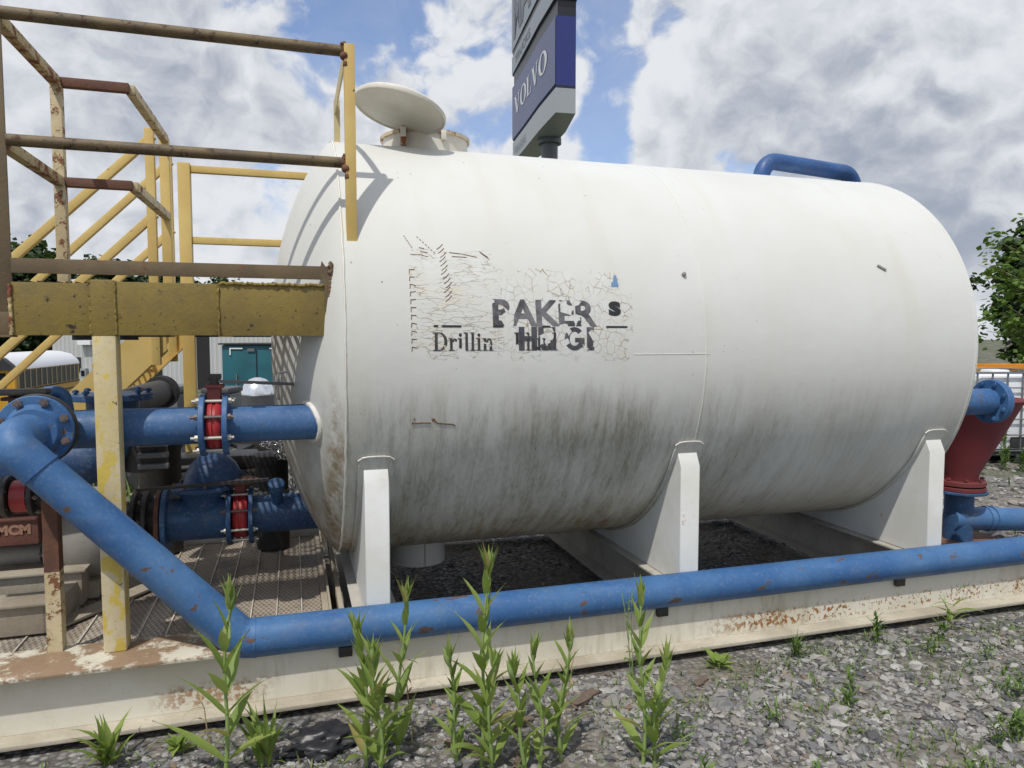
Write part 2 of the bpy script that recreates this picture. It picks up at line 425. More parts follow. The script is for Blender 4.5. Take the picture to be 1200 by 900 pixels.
M['blackm'] = paint('black greasy steel', (.02,.02,.021), (.035,.032,.03), .5, rust=.2, rustcol=(.07,.03,.015), grime=.5)
M['hose'] = flat('grey rubber hose', (.075,.075,.08), .55, 0, .3)
M['grate'] = mat_grate(); M['edge'] = paint('worn plank edge', (.60,.56,.49), (.45,.41,.35), .6, rust=.2, grime=.4)
M['gridbar'] = paint('grating bar', (.10,.085,.05), (.07,.06,.04), .7, rust=.3)
M['grey_iron'] = paint('grey cast iron', (.30,.29,.26), (.22,.21,.19), .6, rust=.18, grime=.4)
M['rustpaint'] = paint('red brown pump frame', (.17,.062,.045), (.13,.05,.038), .65, rust=.15, grime=.45, gcol=(.10,.07,.05), bump=.4)
M['dirtysteel'] = paint('mud coated base steel', (.36,.32,.25), (.25,.21,.16), .8, rust=.2, grime=.5, gcol=(.14,.11,.08), bump=.5)
M['chain'] = flat('galvanised chain', (.55,.55,.55), .35, .85, .2, 60)
M['gravel'] = mat_gravel()
M['stone'] = mat_island('loose stone', [(0,(.09,.09,.095)),(.18,(.17,.17,.177)),(.40,(.24,.235,.23)),(.60,(.275,.255,.225)),(.80,(.36,.355,.345)),(.94,(.44,.43,.41)),(1,(.20,.14,.10))], .9, noisy=.35, bump=60).mat
M['teasel'] = mat_leaf('teasel leaf', [(0,(.19,.28,.06)),(.5,(.28,.38,.09)),(.93,(.38,.46,.14)),(.955,(.45,.40,.14)),(1,(.36,.28,.13))], .45, .2, .5)
M['stem'] = flat('green stem', (.20,.28,.09), .5, 0, .2)
M['weed'] = mat_leaf('weed leaf', [(0,(.07,.13,.025)),(.6,(.12,.20,.045)),(1,(.20,.24,.09))], .25)
M['treeleaf'] = mat_leaf('tree leaf', [(0,(.065,.13,.025)),(.5,(.11,.20,.04)),(1,(.18,.27,.07))], .38)
M['farleaf'] = mat_leaf('dark tree leaf', [(0,(.02,.04,.016)),(.6,(.032,.06,.022)),(1,(.05,.085,.03))], .2)
M['bark'] = flat('bark', (.16,.125,.09), .9, 0, .35, 14)
M['wood'] = flat('rotten bark wood', (.13,.095,.07), .9, 0, .45, 25)
M['bag'] = flat('black plastic film', (.018,.018,.021), .42, 0, .2)
M['sign_navy'] = flat('navy sign panel', (.018,.028,.16), .35, 0, .08)
M['sign_face'] = flat('faded blue sign face', (.085,.10,.20), .4, 0, .08, 2)
M['sign_grey'] = flat('grey sign panel', (.30,.325,.34), .4, 0, .06)
M['sign_gface'] = flat('grey sign face', (.25,.275,.31), .4, 0, .06)
M['sign_dark'] = flat('dark sign underside', (.035,.037,.045), .5, 0, .1)
M['sign_black'] = flat('black sign panel', (.012,.013,.02), .35, 0, .1)
M['sign_text'] = flat('pale sign letter', (.60,.62,.63), .4, 0, .04)
M['sign_textd'] = flat('dark grey sign letter', (.10,.11,.13), .4, 0, .04)
M['sign_faint'] = flat('faint sign letter', (.17,.185,.25), .4, 0, .04)
M['pole'] = flat('dark grey pole', (.10,.11,.12), .5, 0, .1)
M['busyellow'] = flat('bus yellow', (.52,.27,.02), .4, 0, .1, 2)
M['buswhite'] = flat('bus roof white', (.72,.73,.75), .35, 0, .05)
M['glass'] = flat('dark glass', (.012,.013,.016), .25, 0, .1); M['glass'].node_tree.nodes['Principled BSDF'].inputs['Specular IOR Level'].default_value = .12
M['sash'] = flat('window post cream', (.42,.34,.2), .5, 0, .1)
M['shed'] = mat_bricklines('ribbed shed steel', (.50,.51,.50), (.44,.45,.45), 3.2, (.2,.2,.2), .16, 'x')
M['shedroof'] = flat('shed roof', (.35,.36,.37), .5, .2, .1)
M['dark'] = flat('dark opening', (.012,.012,.013), .8, 0, .2)
M['teal'] = paint('teal cabinet paint', (.008,.10,.13), (.006,.075,.10), .5, grime=.3, gcol=(.02,.07,.08))
M['silver'] = flat('polished aluminium', (.80,.80,.80), .22, .9, .05)
M['greyplastic'] = flat('grey plastic', (.12,.125,.135), .5, 0, .2)
M['ibc'] = flat('milky plastic', (.68,.70,.72), .45, 0, .08, 3)
M['galv'] = flat('galvanised tube', (.20,.21,.22), .45, .5, .2, 20)
M['orange'] = paint('machine orange yellow', (.62,.25,.02), (.5,.2,.02), .5, grime=.25)
M['paper'] = flat('white panel', (.7,.7,.7), .6, 0, .05)
M['straw'] = flat('dry straw', (.30,.23,.12), .8, 0, .25)
# ================================================================== storage tank
def tp(x, a, dr=0.0):
    """point on the tank shell: x along, a = angle in degrees from the front, upwards"""
    r = TR+dr; t = R_(a); return Vector((x, TY-r*math.cos(t), TZ+r*math.sin(t)))

tank = thing('storage_tank', 'big white horizontal cylindrical steel tank with dirty lower half and peeling lettering', 'tank', (TX, TY, TZ-TR))
def head_prof(c, sgn, x):
    out = []
    for i in range(0, 25):
        t = i/24*PI/2
        r = TR*math.sin(t); q = max(0.0, 1-(r/TR)**2.3)
        out.append((x-sgn*c*q**.86, r))
    return out
m = MB(); m.lathe((0,TY,TZ), (1,0,0), [(TX,TR),(TX+.6,TR),(TX+1.2,TR),(TX+1.8,TR),(TX+2.4,TR),(TX+3.0,TR),(TX2,TR)], 160)
m.obj('shell', M['tank'], tank, 60)
m = MB(); m.lathe((0,TY,TZ), (1,0,0), head_prof(.335, 1, TX), 160); m.obj('tank_head', M['tank'], tank, 60)
m = MB(); m.lathe((0,TY,TZ), (1,0,0), list(reversed(head_prof(.30, -1, TX2))), 160); m.obj('tank_head', M['tank'], tank, 60)
def bead(x, r=.0055, a0=0, a1=360, n=220, jit=.0016, dr=0.0):
    m = MB(); rnd = random.Random(int(x*100))
    pts = [tp(x+rnd.uniform(-jit,jit), a0+(a1-a0)*k/n, dr+rnd.uniform(-.001,.001)) for k in range(n+1)]
    m.tube(pts, r, 6, False); return m
bead(TX).obj('weld_seam', M['weld'], tank); bead(2.005, .0045).obj('weld_seam', M['tank'], tank)
bead(TX2-.02, .004).obj('weld_seam', M['tank'], tank)
# a short longitudinal seam right of the lettering
m = MB(); m.tube([tp(1.60+k*.03, -.6+random.uniform(-.03,.03), 0) for k in range(15)], .002, 5, False); m.obj('weld_seam', M['weld'], tank)
# saddles
for xs in (.356, 1.975, 3.622):
    h = .056; yf = 3.270
    arc = [tp(0, a, -.004) for a in [-26.8-63.2*k/16 for k in range(17)]]
    prof = [Vector((0,yf,.302)), Vector((0,yf,.925)), Vector((0,3.308,1.003))]+arc
    back = [Vector((0, 2*TY-p.y, p.z)) for p in reversed(prof[:-1])]
    m = MB(); m.prism([p+Vector((xs-h,0,0)) for p in prof+back], (2*h,0,0))
    s = m.obj('saddle', M['white'], tank, 30)
    bv = s.modifiers.new('edge', 'BEVEL'); bv.width = .007; bv.segments = 2; bv.limit_method = 'ANGLE'; bv.angle_limit = R_(35)
    # rolled wear plate between saddle and shell, with rounded upper corners
    m = MB(); w = .082
    for sg in (1, -1):
        P = []
        for k in range(27):
            a = -23.9-66*k/26; ww = w
            if k < 2: ww = w*(.78, .97)[k]
            P.append((a, ww))
        vs, fs = [], []
        for a, ww in P:
            for dx, dr in ((-ww,.002),(-ww,.013),(ww,.013),(ww,.002)):
                p = tp(xs+dx, a, dr); vs.append(p if sg > 0 else Vector((p.x, 2*TY-p.y, p.z)))
        for k in range(len(P)-1):
            for q in range(3): fs.append((4*k+q, 4*k+q+1, 4*k+q+5, 4*k+q+4))
        fs.append((0,1,2,3)); m.raw(vs, fs)
    m.obj('wear_plate', M['tank'], s, 30)
    m = MB(); m.tube([tp(xs-.082+.164*k/12, -23.75-1.0*abs(k/6-1)**4, .009) for k in range(13)], .0042, 6); m.obj('weld_bead', M['weld'], s)
# manway on top
mw = MB(); mw.lathe((.785,TY,0), (0,0,1), [(2.55,.252),(2.775,.252),(2.775,.238),(2.55,.238)], 56); mw = mw.obj('manway', M['collar'], tank, 40)
m = MB(); m.lathe((.785,TY,0), (0,0,1), [(2.760,.250),(2.760,.266),(2.779,.266),(2.779,.245)], 56, close=True); m.obj('rim', M['rim'], mw, 40)
for lx in (.60,.83):
    m = MB(); m.box((lx,4.085,2.72),(lx+.03,4.10,2.775),.004); m.obj('hinge_lug', M['collar'], mw)
c = Vector((.575,3.93,2.812)); R = Matrix.Rotation(R_(14), 3, 'Y') @ Matrix.Rotation(R_(-5.5), 3, 'X')
ax = R @ Vector((0,0,1))
m = MB(); m.lathe(c, ax, [(-.006,0),(-.005,.236),(-.010,.240),(-.012,.247),(-.005,.250),(.010,.249),(.022,.236),(.032,.18),(.036,0)], 64)
m.obj('lid', M['lid'], mw, 40)
# pivot arm that carries the open lid
m = MB(); m.bar((.62,4.12,2.68), (.62,4.12,2.84), .035, .03, bev=.004); m.bar((.62,4.13,2.85), (.58,3.92,2.86), .03, .025, bev=.004); m.obj('lid_arm', M['rim'], mw)
# drain stub under the belly
m = MB(); m.lathe((.72,TY,0), (0,0,1), [(.46,.165),(.225,.165),(.225,.15),(.46,.15)], 48); m.obj('drain_stub', M['white'], tank, 40)
m = MB(); m.bar((.735,TY-.168,.23),(.735,TY-.168,.40),.004,.004); m.obj('stub_seam', M['beam_grey'], tank)
# small lug on the shell
m = MB(); m.lathe(tp(1.905,19.5,0), tp(1.905,19.5,.1)-tp(1.905,19.5), [(0,.011),(.012,.011),(.012,.006),(.018,.006),(.018,0)], 16); m.obj('plug', M['grey_iron'], tank)
m = MB(); m.bar(tp(3.15,24,.004), tp(3.20,22.6,.004), .012, .010); m.obj('chip_mark', M['steel'], tank)
# weathered scrape on the near head under the platform
# right-hand nozzle with bolted flange
def bolt_ring(par, c, axis, rad, n, size, L, mat, ph=0.0, both=False, name='bolt'):
    t = Vector(axis).normalized(); x = t.orthogonal().normalized(); y = t.cross(x)
    for k in range(n):
        a = ph+2*PI*k/n; p = Vector(c)+(x*math.cos(a)+y*math.sin(a))*rad
        m = MB()
        m.cyl(p-t*L, p+t*L, size*.5, 8)
        for sg in ((1,-1) if both else (1,)):
            m.cyl(p+t*sg*(L*.35), p+t*sg*(L*.82), size, 6)
        m.obj(name, mat, par, 30)
def flange(par, c, axis, r, th, nb, mat, boltmat, name='flange', hub=0.0, bs=.011, ph=.2, both=False):
    t = Vector(axis).normalized(); m = MB()
    pr = [(-th/2,0),(-th/2,r-.003),(-th/2+.003,r),(th/2-.003,r),(th/2,r-.003)]
    if hub: pr += [(th/2,hub+.018),(th/2+.028,hub),(th/2+.028,0)]
    else: pr += [(th/2,0)]
    m.lathe(c, t, pr, 48); f = m.obj(name, mat, par, 35)
    if nb: bolt_ring(f, Vector(c)+t*(th/2), t, r*.855, nb, bs, .024, boltmat, ph, both)
    return f
noz = MB(); noz.cyl((3.9,3.52,1.185),(4.30,3.52,1.185),.084,32); noz = noz.obj('nozzle', M['blue'], tank, 40)
flange(tank, (4.315,3.52,1.185), (1,0,0), .14, .026, 8, M['blue'], M['blue'], hub=0, ph=.5)
flange(tank, (4.342,3.52,1.185), (1,0,0), .14, .022, 0, M['blue'], M['blue'])
for a in range(8):
    pass
bolt_ring(tank.children[-2], (4.302,3.52,1.185), (-1,0,0), .118, 8, .016, .02, M['blue'], .4)

# ------------------------------------------------------------------ lettering and peeling film on the shell
def text_tris(s, size=1.0, off=0.0, space=1.0):
    cu = bpy.data.curves.new('t', 'FONT'); cu.body = s; cu.size = size; cu.offset = off; cu.space_character = space; cu.resolution_u = 4
    ob = bpy.data.objects.new('t', cu); C.objects.link(ob)
    me = bpy.data.meshes.new_from_object(ob.evaluated_get(bpy.context.evaluated_depsgraph_get()))
    vs = [v.co.copy() for v in me.vertices]; fs = [tuple(p.vertices) for p in me.polygons]
    bpy.data.objects.remove(ob); bpy.data.curves.remove(cu); bpy.data.meshes.remove(me)
    return vs, fs
# serif letters drawn as outlines (cap height 1, x-height .68)
def rect(x0, y0, x1, y1): return [(x0,y0),(x1,y0),(x1,y1),(x0,y1)]
def ring(cx, cy, rx, ry, tx, ty, a0, a1, n=18):
    out = []
    for k in range(n):
        q = []
        for t in (a0+(a1-a0)*k/n, a0+(a1-a0)*(k+1)/n):
            c_, s_ = math.cos(R_(t)), math.sin(R_(t)); q.append(((cx+rx*c_, cy+ry*s_), (cx+(rx-tx)*c_, cy+(ry-ty)*s_)))
        out.append([q[0][1], q[0][0], q[1][0], q[1][1]])
    return out
def G(ch):
    S = .045
    if ch == 'D': return .86, [rect(.12,0,.28,1), rect(.02,0,.38,S), rect(.02,1-S,.38,1)]+ring(.34,.5,.46,.5,.17,.05,-90,90)
    if ch == 'F': return .72, [rect(.12,0,.28,1), rect(.02,0,.40,S), rect(.02,1-S,.66,1), rect(.61,.74,.66,1-S), rect(.28,.48,.48,.48+S), rect(.45,.38,.50,.64)]
    if ch == 'G1': pass
    if ch == 'L': return .74, [rect(.10,0,.32,1), rect(.02,0,.68,S), rect(.02,1-S,.40,1), rect(.62,S,.68,.30)]
    if ch == 'O': return .94, ring(.46,.5,.45,.52,.22,.08,0,360,32)
    if ch == 'V': return .92, [[(.06,1),(.31,1),(.56,.0),(.40,.0)], [(.69,1),(.79,1),(.56,0),(.48,.06)], rect(0,1-S,.38,1), rect(.58,1-S,.90,1)]
    if ch == 'r': return .50, [rect(.08,0,.22,.68), rect(0,0,.32,S), rect(0,.68-S,.1,.68)]+ring(.34,.48,.13,.19,.08,.08,20,180,8)+[rect(.36,.50,.46,.62)]
    if ch in 'il':
        h = .68 if ch == 'i' else 1.0
        g = [rect(.08,0,.22,h), rect(0,0,.30,S), rect(0,h-S,.1,h)]
        if ch == 'i': g += ring(.15,.86,.085,.095,.084,.094,0,360,12)
        return .34, g
    if ch == 'n': return .64, [rect(.08,0,.22,.68), rect(0,0,.30,S), rect(0,.68-S,.1,.68), rect(.40,0,.54,.46), rect(.33,0,.62,S)]+ring(.38,.46,.16,.22,.10,.10,0,180,10)
    if ch == 'g': return .56, ring(.25,.45,.22,.23,.11,.06,0,360,16)+ring(.26,-.06,.25,.20,.09,.08,0,360,16)+[rect(.42,.58,.54,.66)]
    if ch == 'u': return .64, [rect(.07,.22,.21,.68), rect(0,.68-S,.10,.68), rect(.39,0,.53,.68), rect(.32,.68-S,.42,.68), rect(.5,0,.62,S)]+ring(.25,.22,.18,.22,.12,.09,180,350,10)
    if ch == 'd': return .64, [rect(.39,0,.53,1), rect(.30,1-S,.42,1), rect(.5,0,.62,S)]+ring(.27,.34,.25,.35,.13,.06,0,360,18)
    return .3, []
def serif_tris(s, width, height):
    x = 0; polys = []
    for ch in s:
        adv, ps = G(ch); polys += [[(px+x, py) for px, py in p] for p in ps]; x += adv
    k = width/x; vs, fs = [], []
    for p in polys:
        i = len(vs); vs += [Vector((a*k, b*height, 0)) for a, b in p]; fs.append(tuple(range(i, i+len(p))))
    return vs, fs
def fit(vs, x0, x1, y0, y1):
    ax, bx = min(v.x for v in vs), max(v.x for v in vs); ay, by = min(v.y for v in vs), max(v.y for v in vs)
    return [Vector((x0+(v.x-ax)/(bx-ax)*(x1-x0), y0+(v.y-ay)/(by-ay)*(y1-y0), 0)) for v in vs]
def on_shell(name, vs, fs, mat, dr, parent):
    """flat letters (x, angle in degrees) cut into strips and rolled on to the shell"""
    bm = bmesh.new(); vv = [bm.verts.new(v) for v in vs]
    for f in fs:
        try: bm.faces.new([vv[i] for i in f])
        except ValueError: pass
    a0 = min(v.y for v in vs); a1 = max(v.y for v in vs); k = math.floor(a0)
    while k < a1:
        if k > a0: bmesh.ops.bisect_plane(bm, geom=bm.verts[:]+bm.edges[:]+bm.faces[:], plane_co=(0,k,0), plane_no=(0,1,0))
        k += 1.5
    for v in bm.verts: v.co = tp(v.co.x, v.co.y, dr)
    m = MB(); m.bm.free(); m.bm = bm
    return m.obj(name, mat, parent, 0, True)

def film_mask(n, amount, scale=22, seed=0.0):
    """1 where a flake of film is still there"""
    x, y, z = n.xyz()[:3]
    vec = n.comb(n.math('ADD', x, seed), z, 0)
    v = n.new('ShaderNodeTexVoronoi'); v.inputs['Scale'].default_value = scale; n.link(n.comb(n.math('MULTIPLY', n.math('ADD', x, n.math('MULTIPLY', n.noise(20,3,.6), .02)), 1.0), n.math('ADD', z, n.math('MULTIPLY', n.noise(23,3,.6), .02)), 0), v.inputs['Vector'])
    r = n.xyz(v.outputs['Color'])[0]
    return n.math('GREATER_THAN', n.math('ADD', n.math('MULTIPLY', r, .6), n.math('MULTIPLY', n.noise(7, 3, .5, vec), .7)), amount), v
def mat_letter(name, c, amount, scale, seed, c2=None):
    n = N(name, .55)
    keep, v = film_mask(n, amount, scale, seed)
    n.col(n.mix(n.ss(n.noise(9, 5, .65), .4, .62), c, c2 or tuple(x*2.2 for x in c)))
    n.alpha(keep); return n.mat
def mat_film():
    n = N('cracked film', .6)
    x, y, z = n.xyz()[:3]
    warp = n.math('MULTIPLY', n.math('SUBTRACT', n.noise(16, 3, .6), .5), .03)
    flat_ = n.ss(x, .88, 1.02)          # left: fine brick-like cracks, right: wide flakes
    vecA = n.comb(n.math('ADD', n.math('MULTIPLY', x, 16), n.math('MULTIPLY', warp, 9)), n.math('ADD', n.math('MULTIPLY', z, 62), n.math('MULTIPLY', warp, 40)), 0)
    vecB = n.comb(n.math('ADD', n.math('MULTIPLY', x, 27), n.math('MULTIPLY', warp, 14)), n.math('ADD', n.math('MULTIPLY', z, 24), n.math('MULTIPLY', warp, 8)), 0)
    eA = n.vor(1.0, vecA, 'DISTANCE_TO_EDGE'); eB = n.vor(1.0, vecB, 'DISTANCE_TO_EDGE')
    vA = n.new('ShaderNodeTexVoronoi'); vA.inputs['Scale'].default_value = 1; n.link(vecA, vA.inputs['Vector'])
    vB = n.new('ShaderNodeTexVoronoi'); vB.inputs['Scale'].default_value = 1; n.link(vecB, vB.inputs['Vector'])
    w = n.math('MULTIPLY', n.ss(n.noise(9, 4, .6), .38, .62), .046)
    cA = n.math('LESS_THAN', eA, w); cB = n.math('LESS_THAN', eB, n.math('MULTIPLY', w, .75))
    lf = n.math('LESS_THAN', x, n.math('ADD', .93, n.math('MULTIPLY', warp, 4)))
    crack = n.mix(lf, n.comb(cB, cB, cB), n.comb(cA, cA, cA))
    crack = n.xyz(crack)[0]
    rA = n.xyz(vA.outputs['Color'])[0]; rB = n.xyz(vB.outputs['Color'])[0]
    r = n.xyz(n.mix(lf, n.comb(rB, rB, rB), n.comb(rA, rA, rA)))[0]
    gone = n.math('LESS_THAN', n.math('ADD', n.math('MULTIPLY', r, .45), n.math('MULTIPLY', n.noise(5, 3, .6), .9)), .56)
    body = n.mix(n.ss(r, .2, .9), (.60,.615,.60), (.585,.585,.55))
    body = n.mix(n.math('MULTIPLY', n.ss(n.noise(6, 6, .7), .5, .68), n.math('MULTIPLY', lf, .55)), body, (.60,.54,.41))
    cc = n.mix(n.ss(n.noise(8, 4, .6), .45, .6), (.40,.375,.32), (.34,.25,.15))
    n.col(n.mix(crack, body, cc))
    top = n.math('ADD', 1.925, n.math('MULTIPLY', lf, .088))
    e = n.math('MINIMUM', n.math('MINIMUM', n.math('SUBTRACT', x, .505), n.math('SUBTRACT', 1.60, x)), n.math('MINIMUM', n.math('SUBTRACT', z, 1.487), n.math('SUBTRACT', top, z)))
    rag = n.math('GREATER_THAN', e, n.math('MULTIPLY', n.ss(n.noise(13, 5, .6), .42, .68), .085))
    n.alpha(n.math('MULTIPLY', rag, n.math('MAXIMUM', crack, n.math('SUBTRACT', 1.0, gone))))
    n.bump(n.math('MULTIPLY', r, 1.0), .18, .01)
    return n.mat
film = mat_film()
def film_patch(x0, x1, a0, a1, cut=None, nx=30, na=24, seed=1):
    rnd = random.Random(seed); vs, fs = [], []
    jag = [rnd.uniform(-.6,.6) for _ in range(nx+1)]
    for i in range(nx+1):
        for j in range(na+1):
            x = x0+(x1-x0)*i/nx; a = a0+(a1-a0)*j/na+(jag[i] if j == na else 0)
            vs.append(tp(x, a, .0006))
    for i in range(nx):
        for j in range(na): k = i*(na+1)+j; fs.append((k, k+na+1, k+na+2, k+1))
    return vs, fs
m = MB(); m.raw(*film_patch(.505, .90, -1.8, 24.5, seed=3)); m.raw(*film_patch(.905, 1.60, -2.2, 20.0, seed=5))
fl = m.obj('peeling_film', film, tank, 60)
bk = mat_letter('peeled grey letter', (.05,.05,.056), .515, 20, .9, (.17,.17,.18))
bk2 = mat_letter('peeled black letter', (.05,.05,.062), .45, 22, 1.7, (.07,.07,.085))
bk3 = mat_letter('thin black letter', (.02,.02,.022), .41, 26, 4.1, (.05,.05,.05))
vs, fs = text_tris('BAKER', 1, .032, .97); on_shell('lettering', fit(vs, .885, 1.405, 6.1, 12.3), fs, bk, .0018, fl)
def heavy(polys, x0, x1, mat):
    vs, fs = [], []
    for p in polys:
        i = len(vs); vs += [Vector((a, b, 0)) for a, b in p]; fs.append(tuple(range(i, i+len(p))))
    on_shell('lettering', fit(vs, x0, x1, .45, 5.9), fs, mat, .0018, fl)
heavy([rect(0,0,.25,1), rect(.55,0,.80,1), rect(.25,.39,.55,.61)], 1.008, 1.098, bk2)
heavy([rect(0,.32,.25,1), rect(.55,.32,.80,1)]+ring(.40,.36,.40,.38,.25,.20,180,360,14), 1.104, 1.190, bk2)
heavy(ring(.5,.5,.5,.52,.25,.20,42,348,26)+[rect(.52,.34,1.0,.54), rect(.76,.12,1.0,.40)], 1.236, 1.338, bk)
heavy([rect(0,0,.25,1)], 1.350, 1.388, bk)
vs, fs = serif_tris('Drillin', .30, 1); on_shell('lettering', fit(vs, .603, .885, .5, 4.6), fs, bk3, .0020, fl)
vs, fs = serif_tris('Fluid', .2, 1); on_shell('lettering', fit(vs, .985, 1.20, .5, 4.6), fs, mat_letter('broken black letter', (.02,.02,.022), .44, 26, 2.2, (.05,.05,.05)), .0024, fl)
solid = flat('black vinyl', (.018,.018,.02), .45, 0, .2)
vs, fs = text_tris('s', 1, .045); on_shell('lettering', fit(vs, 1.470, 1.535, 8.6, 12.2), fs, solid, .0018, fl)
for x0, x1 in ((.608,.628),(.645,.735),(.885,.935),(1.125,1.165),(1.452,1.565)):
    on_shell('printed_rule', [Vector(p) for p in ((x0,5.75,0),(x1,5.75,0),(x1,6.2,0),(x0,6.2,0))], [(0,1,2,3)], solid, .0021, fl)
on_shell('blue_scrap', [Vector(p) for p in ((1.495,15.8,0),(1.535,15.8,0),(1.528,18.8,0),(1.515,18.8,0),(1.508,17.2,0),(1.497,16.9,0))], [(0,1,2,3,4,5)], flat('blue vinyl scrap', (.13,.24,.40), .5, 0, .1), .0018, fl)
# rust scratches through the paint
def strokes(lines, w, name, mat, par, dr=.0004):
    m = MB()
    for pts in lines: m.tube([tp(x, a, dr) for x, a in pts], w, 5)
    return m.obj(name, mat, par)
rnd = random.Random(11)
L = []
for k in range(13):
    x = .655+rnd.uniform(-.008,.008)+k*.0025; a = 24.6-k*1.05; L.append([(x-.012, a-.5), (x+.004, a+.1), (x+.018, a+.9)])
for k in range(5): x = .845+k*.008; L.append([(x, 24.0-k*.3), (x+.012, 23.2-k*.35)])
L += [[(.52,22.6),(.57,22.5),(.60,22.1)], [(.70,23.4),(.76,23.1),(.83,22.4)], [(.71,22.4),(.78,22.3)], [(.565,23.4),(.60,23.2)], [(.56,24.4),(.585,24.2)]]
for k in range(11): a = 18.9-k*1.75; L.append([(.508,a),(.516,a-.05),(.532,a-.1+rnd.uniform(-.2,.2))]); L.append([(.510,a),(.508,a-1.0)])
for k in range(7): x = .555+k*.012; L.append([(x, 27.3-k*.65), (x+.006, 26.9-k*.65)])
for k in range(6): x = .495+k*.006; L.append([(x, 27.4-k*.55), (x+.004, 27.1-k*.55)])
strokes(L, .0019, 'rust_scratch', M['rustmark'], fl)
L = [[(.515,-16.0),(.56,-15.9),(.60,-16.0)], [(.515,-16.2),(.516,-15.6)], [(.52,-15.1),(.525,-14.8)], [(.610,-14.9),(.618,-15.5),(.630,-16.1),(.66,-16.35),(.70,-16.5),(.715,-16.9)], [(.603,-15.1),(.612,-15.6)]]
strokes(L[:2]+L[2:3], .0030, 'rust_scratch', M['rustmark'], tank); strokes(L[3:], .0030, 'rust_scratch', M['rustmark'], tank)

# ------------------------------------------------------------------ blue vent pipe looped over the tank top
t = thing('vent_pipe', 'dark blue pipe bent like a handle on top of the white tank', 'pipe', (3.12,TY,2.69))
m = MB(); m.tube(fillet([(3.11,4.30,2.55),(3.11,4.30,2.818),(3.98,4.44,2.81),(4.28,4.52,2.25)], .13, 8), .057, 20); m.obj('pipe_run', M['blue_loop'], t, 50)
m = MB(); m.tube([(3.11,4.30,2.66),(3.11,4.30,2.685)], .066, 20); m.obj('weld_collar', M['blue_loop'], t, 40)
# ================================================================== steel skid
skid = thing('steel_skid', 'long cream painted steel skid frame under the tank with rust freckles on its web', 'skid', (1.5,4.35,0))
X0, X1 = -2.6, 5.02; XE = -.235
m = MB(); m.box((X0,3.213,.020),(XE,3.225,.262)); m.box((XE,3.213,.020),(X1,3.225,.222)); m.obj('web', M['skid'], skid, 30)
m = MB(); m.box((X0,3.125,.0),(X1,3.30,.019),.004); m.obj('bottom_flange', M['flange_low'], skid, 30)
m = MB()
m.box((X0,3.140,.2625),(XE,3.425,.277),.003); m.obj('top_flange', M['skid'], skid, 30)
m = MB(); m.box((XE+.002,3.262,.205),(X1,3.42,.217),.003); m.obj('top_flange', M['skid'], skid, 30)
m = MB(); m.box((X0,5.49,0),(X1,5.51,.27)); m.box((X0,5.44,.272),(X1,5.56,.285)); m.obj('rear_beam', M['beam_grey'], skid, 30)
for xs in (.356, 1.975, 3.622):
    y1 = 5.48
    m = MB(); m.box((xs-.105,3.264,.2885),(xs+.105,y1,.300),.002); m.box((xs-.006,3.264,.062),(xs+.006,y1,.288)); m.box((xs-.105,3.264,.05),(xs+.105,y1,.0615),.002)
    m.obj('cross_beam', M['beam_grey'], skid, 30)
m = MB(); m.box((.115,3.43,.255),(.155,5.0,.268),.002); m.box((.145,3.43,.268),(.155,5.0,.305)); m.obj('deck_angle', M['dirtysteel'], skid, 30)
m = MB(); m.box((.19,3.43,.24),(.215,5.0,.292),.004); m.obj('deck_angle', M['dirtysteel'], skid, 30)
m = MB(); m.box((-1.9,4.98,.255),(.2,5.03,.315),.004); m.obj('deck_curb', M['white'], skid, 30)
# perforated plank deck: planks run away from the front beam, each with a raised folded edge
x = -2.58; k = 0
while x < .11:
    w = .1165
    m = MB(); x2 = min(x+w, .113)
    m.box((x,3.43,.247),(x2,4.975,.256)); pk = m.obj('deck_plank', M['grate'], skid, 0)
    m = MB(); m.box((x,3.43,.2565),(x+.006,4.975,.265)); m.obj('folded_edge', M['edge'], pk, 0); x += w+.0015
for xb in (.20, 1.78, 3.30):
    m = MB(); m.box((xb-.03,3.185,.178),(xb+.03,3.2125,.222),.004); m.obj('pipe_bracket', M['blackm'], skid)
# pale ridges of the plank joints are the folded edges

# ================================================================== blue delivery pipe along the front
t = thing('delivery_pipe', 'long bright blue pipe along the skid front that rises diagonally to a bolted flange', 'pipe', (-.248,3.215,.30))
A = Vector((-.235,3.22,.302)); Bq = Vector((-.955,3.203,1.080)); d = (Bq-A).normalized()
low = fillet([(5.4,3.22,.292), A, Bq], .10, 6)
m = MB(); m.tube(low, .0825, 28, True, [.0825]*(len(low)-1)+[.0735]); m.obj('pipe_run', M['blue'], t, 50)
el = fillet([Bq, Bq+d*.165, (-1.004,3.325,1.222)], .15, 14)
m = MB(); m.tube(el, .0765, 28); m.obj('elbow', M['blue'], t, 50)
m = MB(); m.tube([Bq-d*.005, Bq+d*.005], .0795, 28); m.obj('weld_ring', M['blue'], t)
q = Vector((-.185,3.22,.302)); m = MB(); m.tube([q, q+Vector((.01,0,0))], .0845, 28); m.obj('weld_ring', M['blue'], t)
flange(t, (-1.004,3.325,1.222), (0,-1,0), .142, .026, 8, M['blue'], M['bolt'], hub=.09, bs=.017, ph=.42)
flange(t, (-1.004,3.358,1.222), (0,-1,0), .147, .020, 0, M['blackm'], M['bolt'], name='backing_flange')

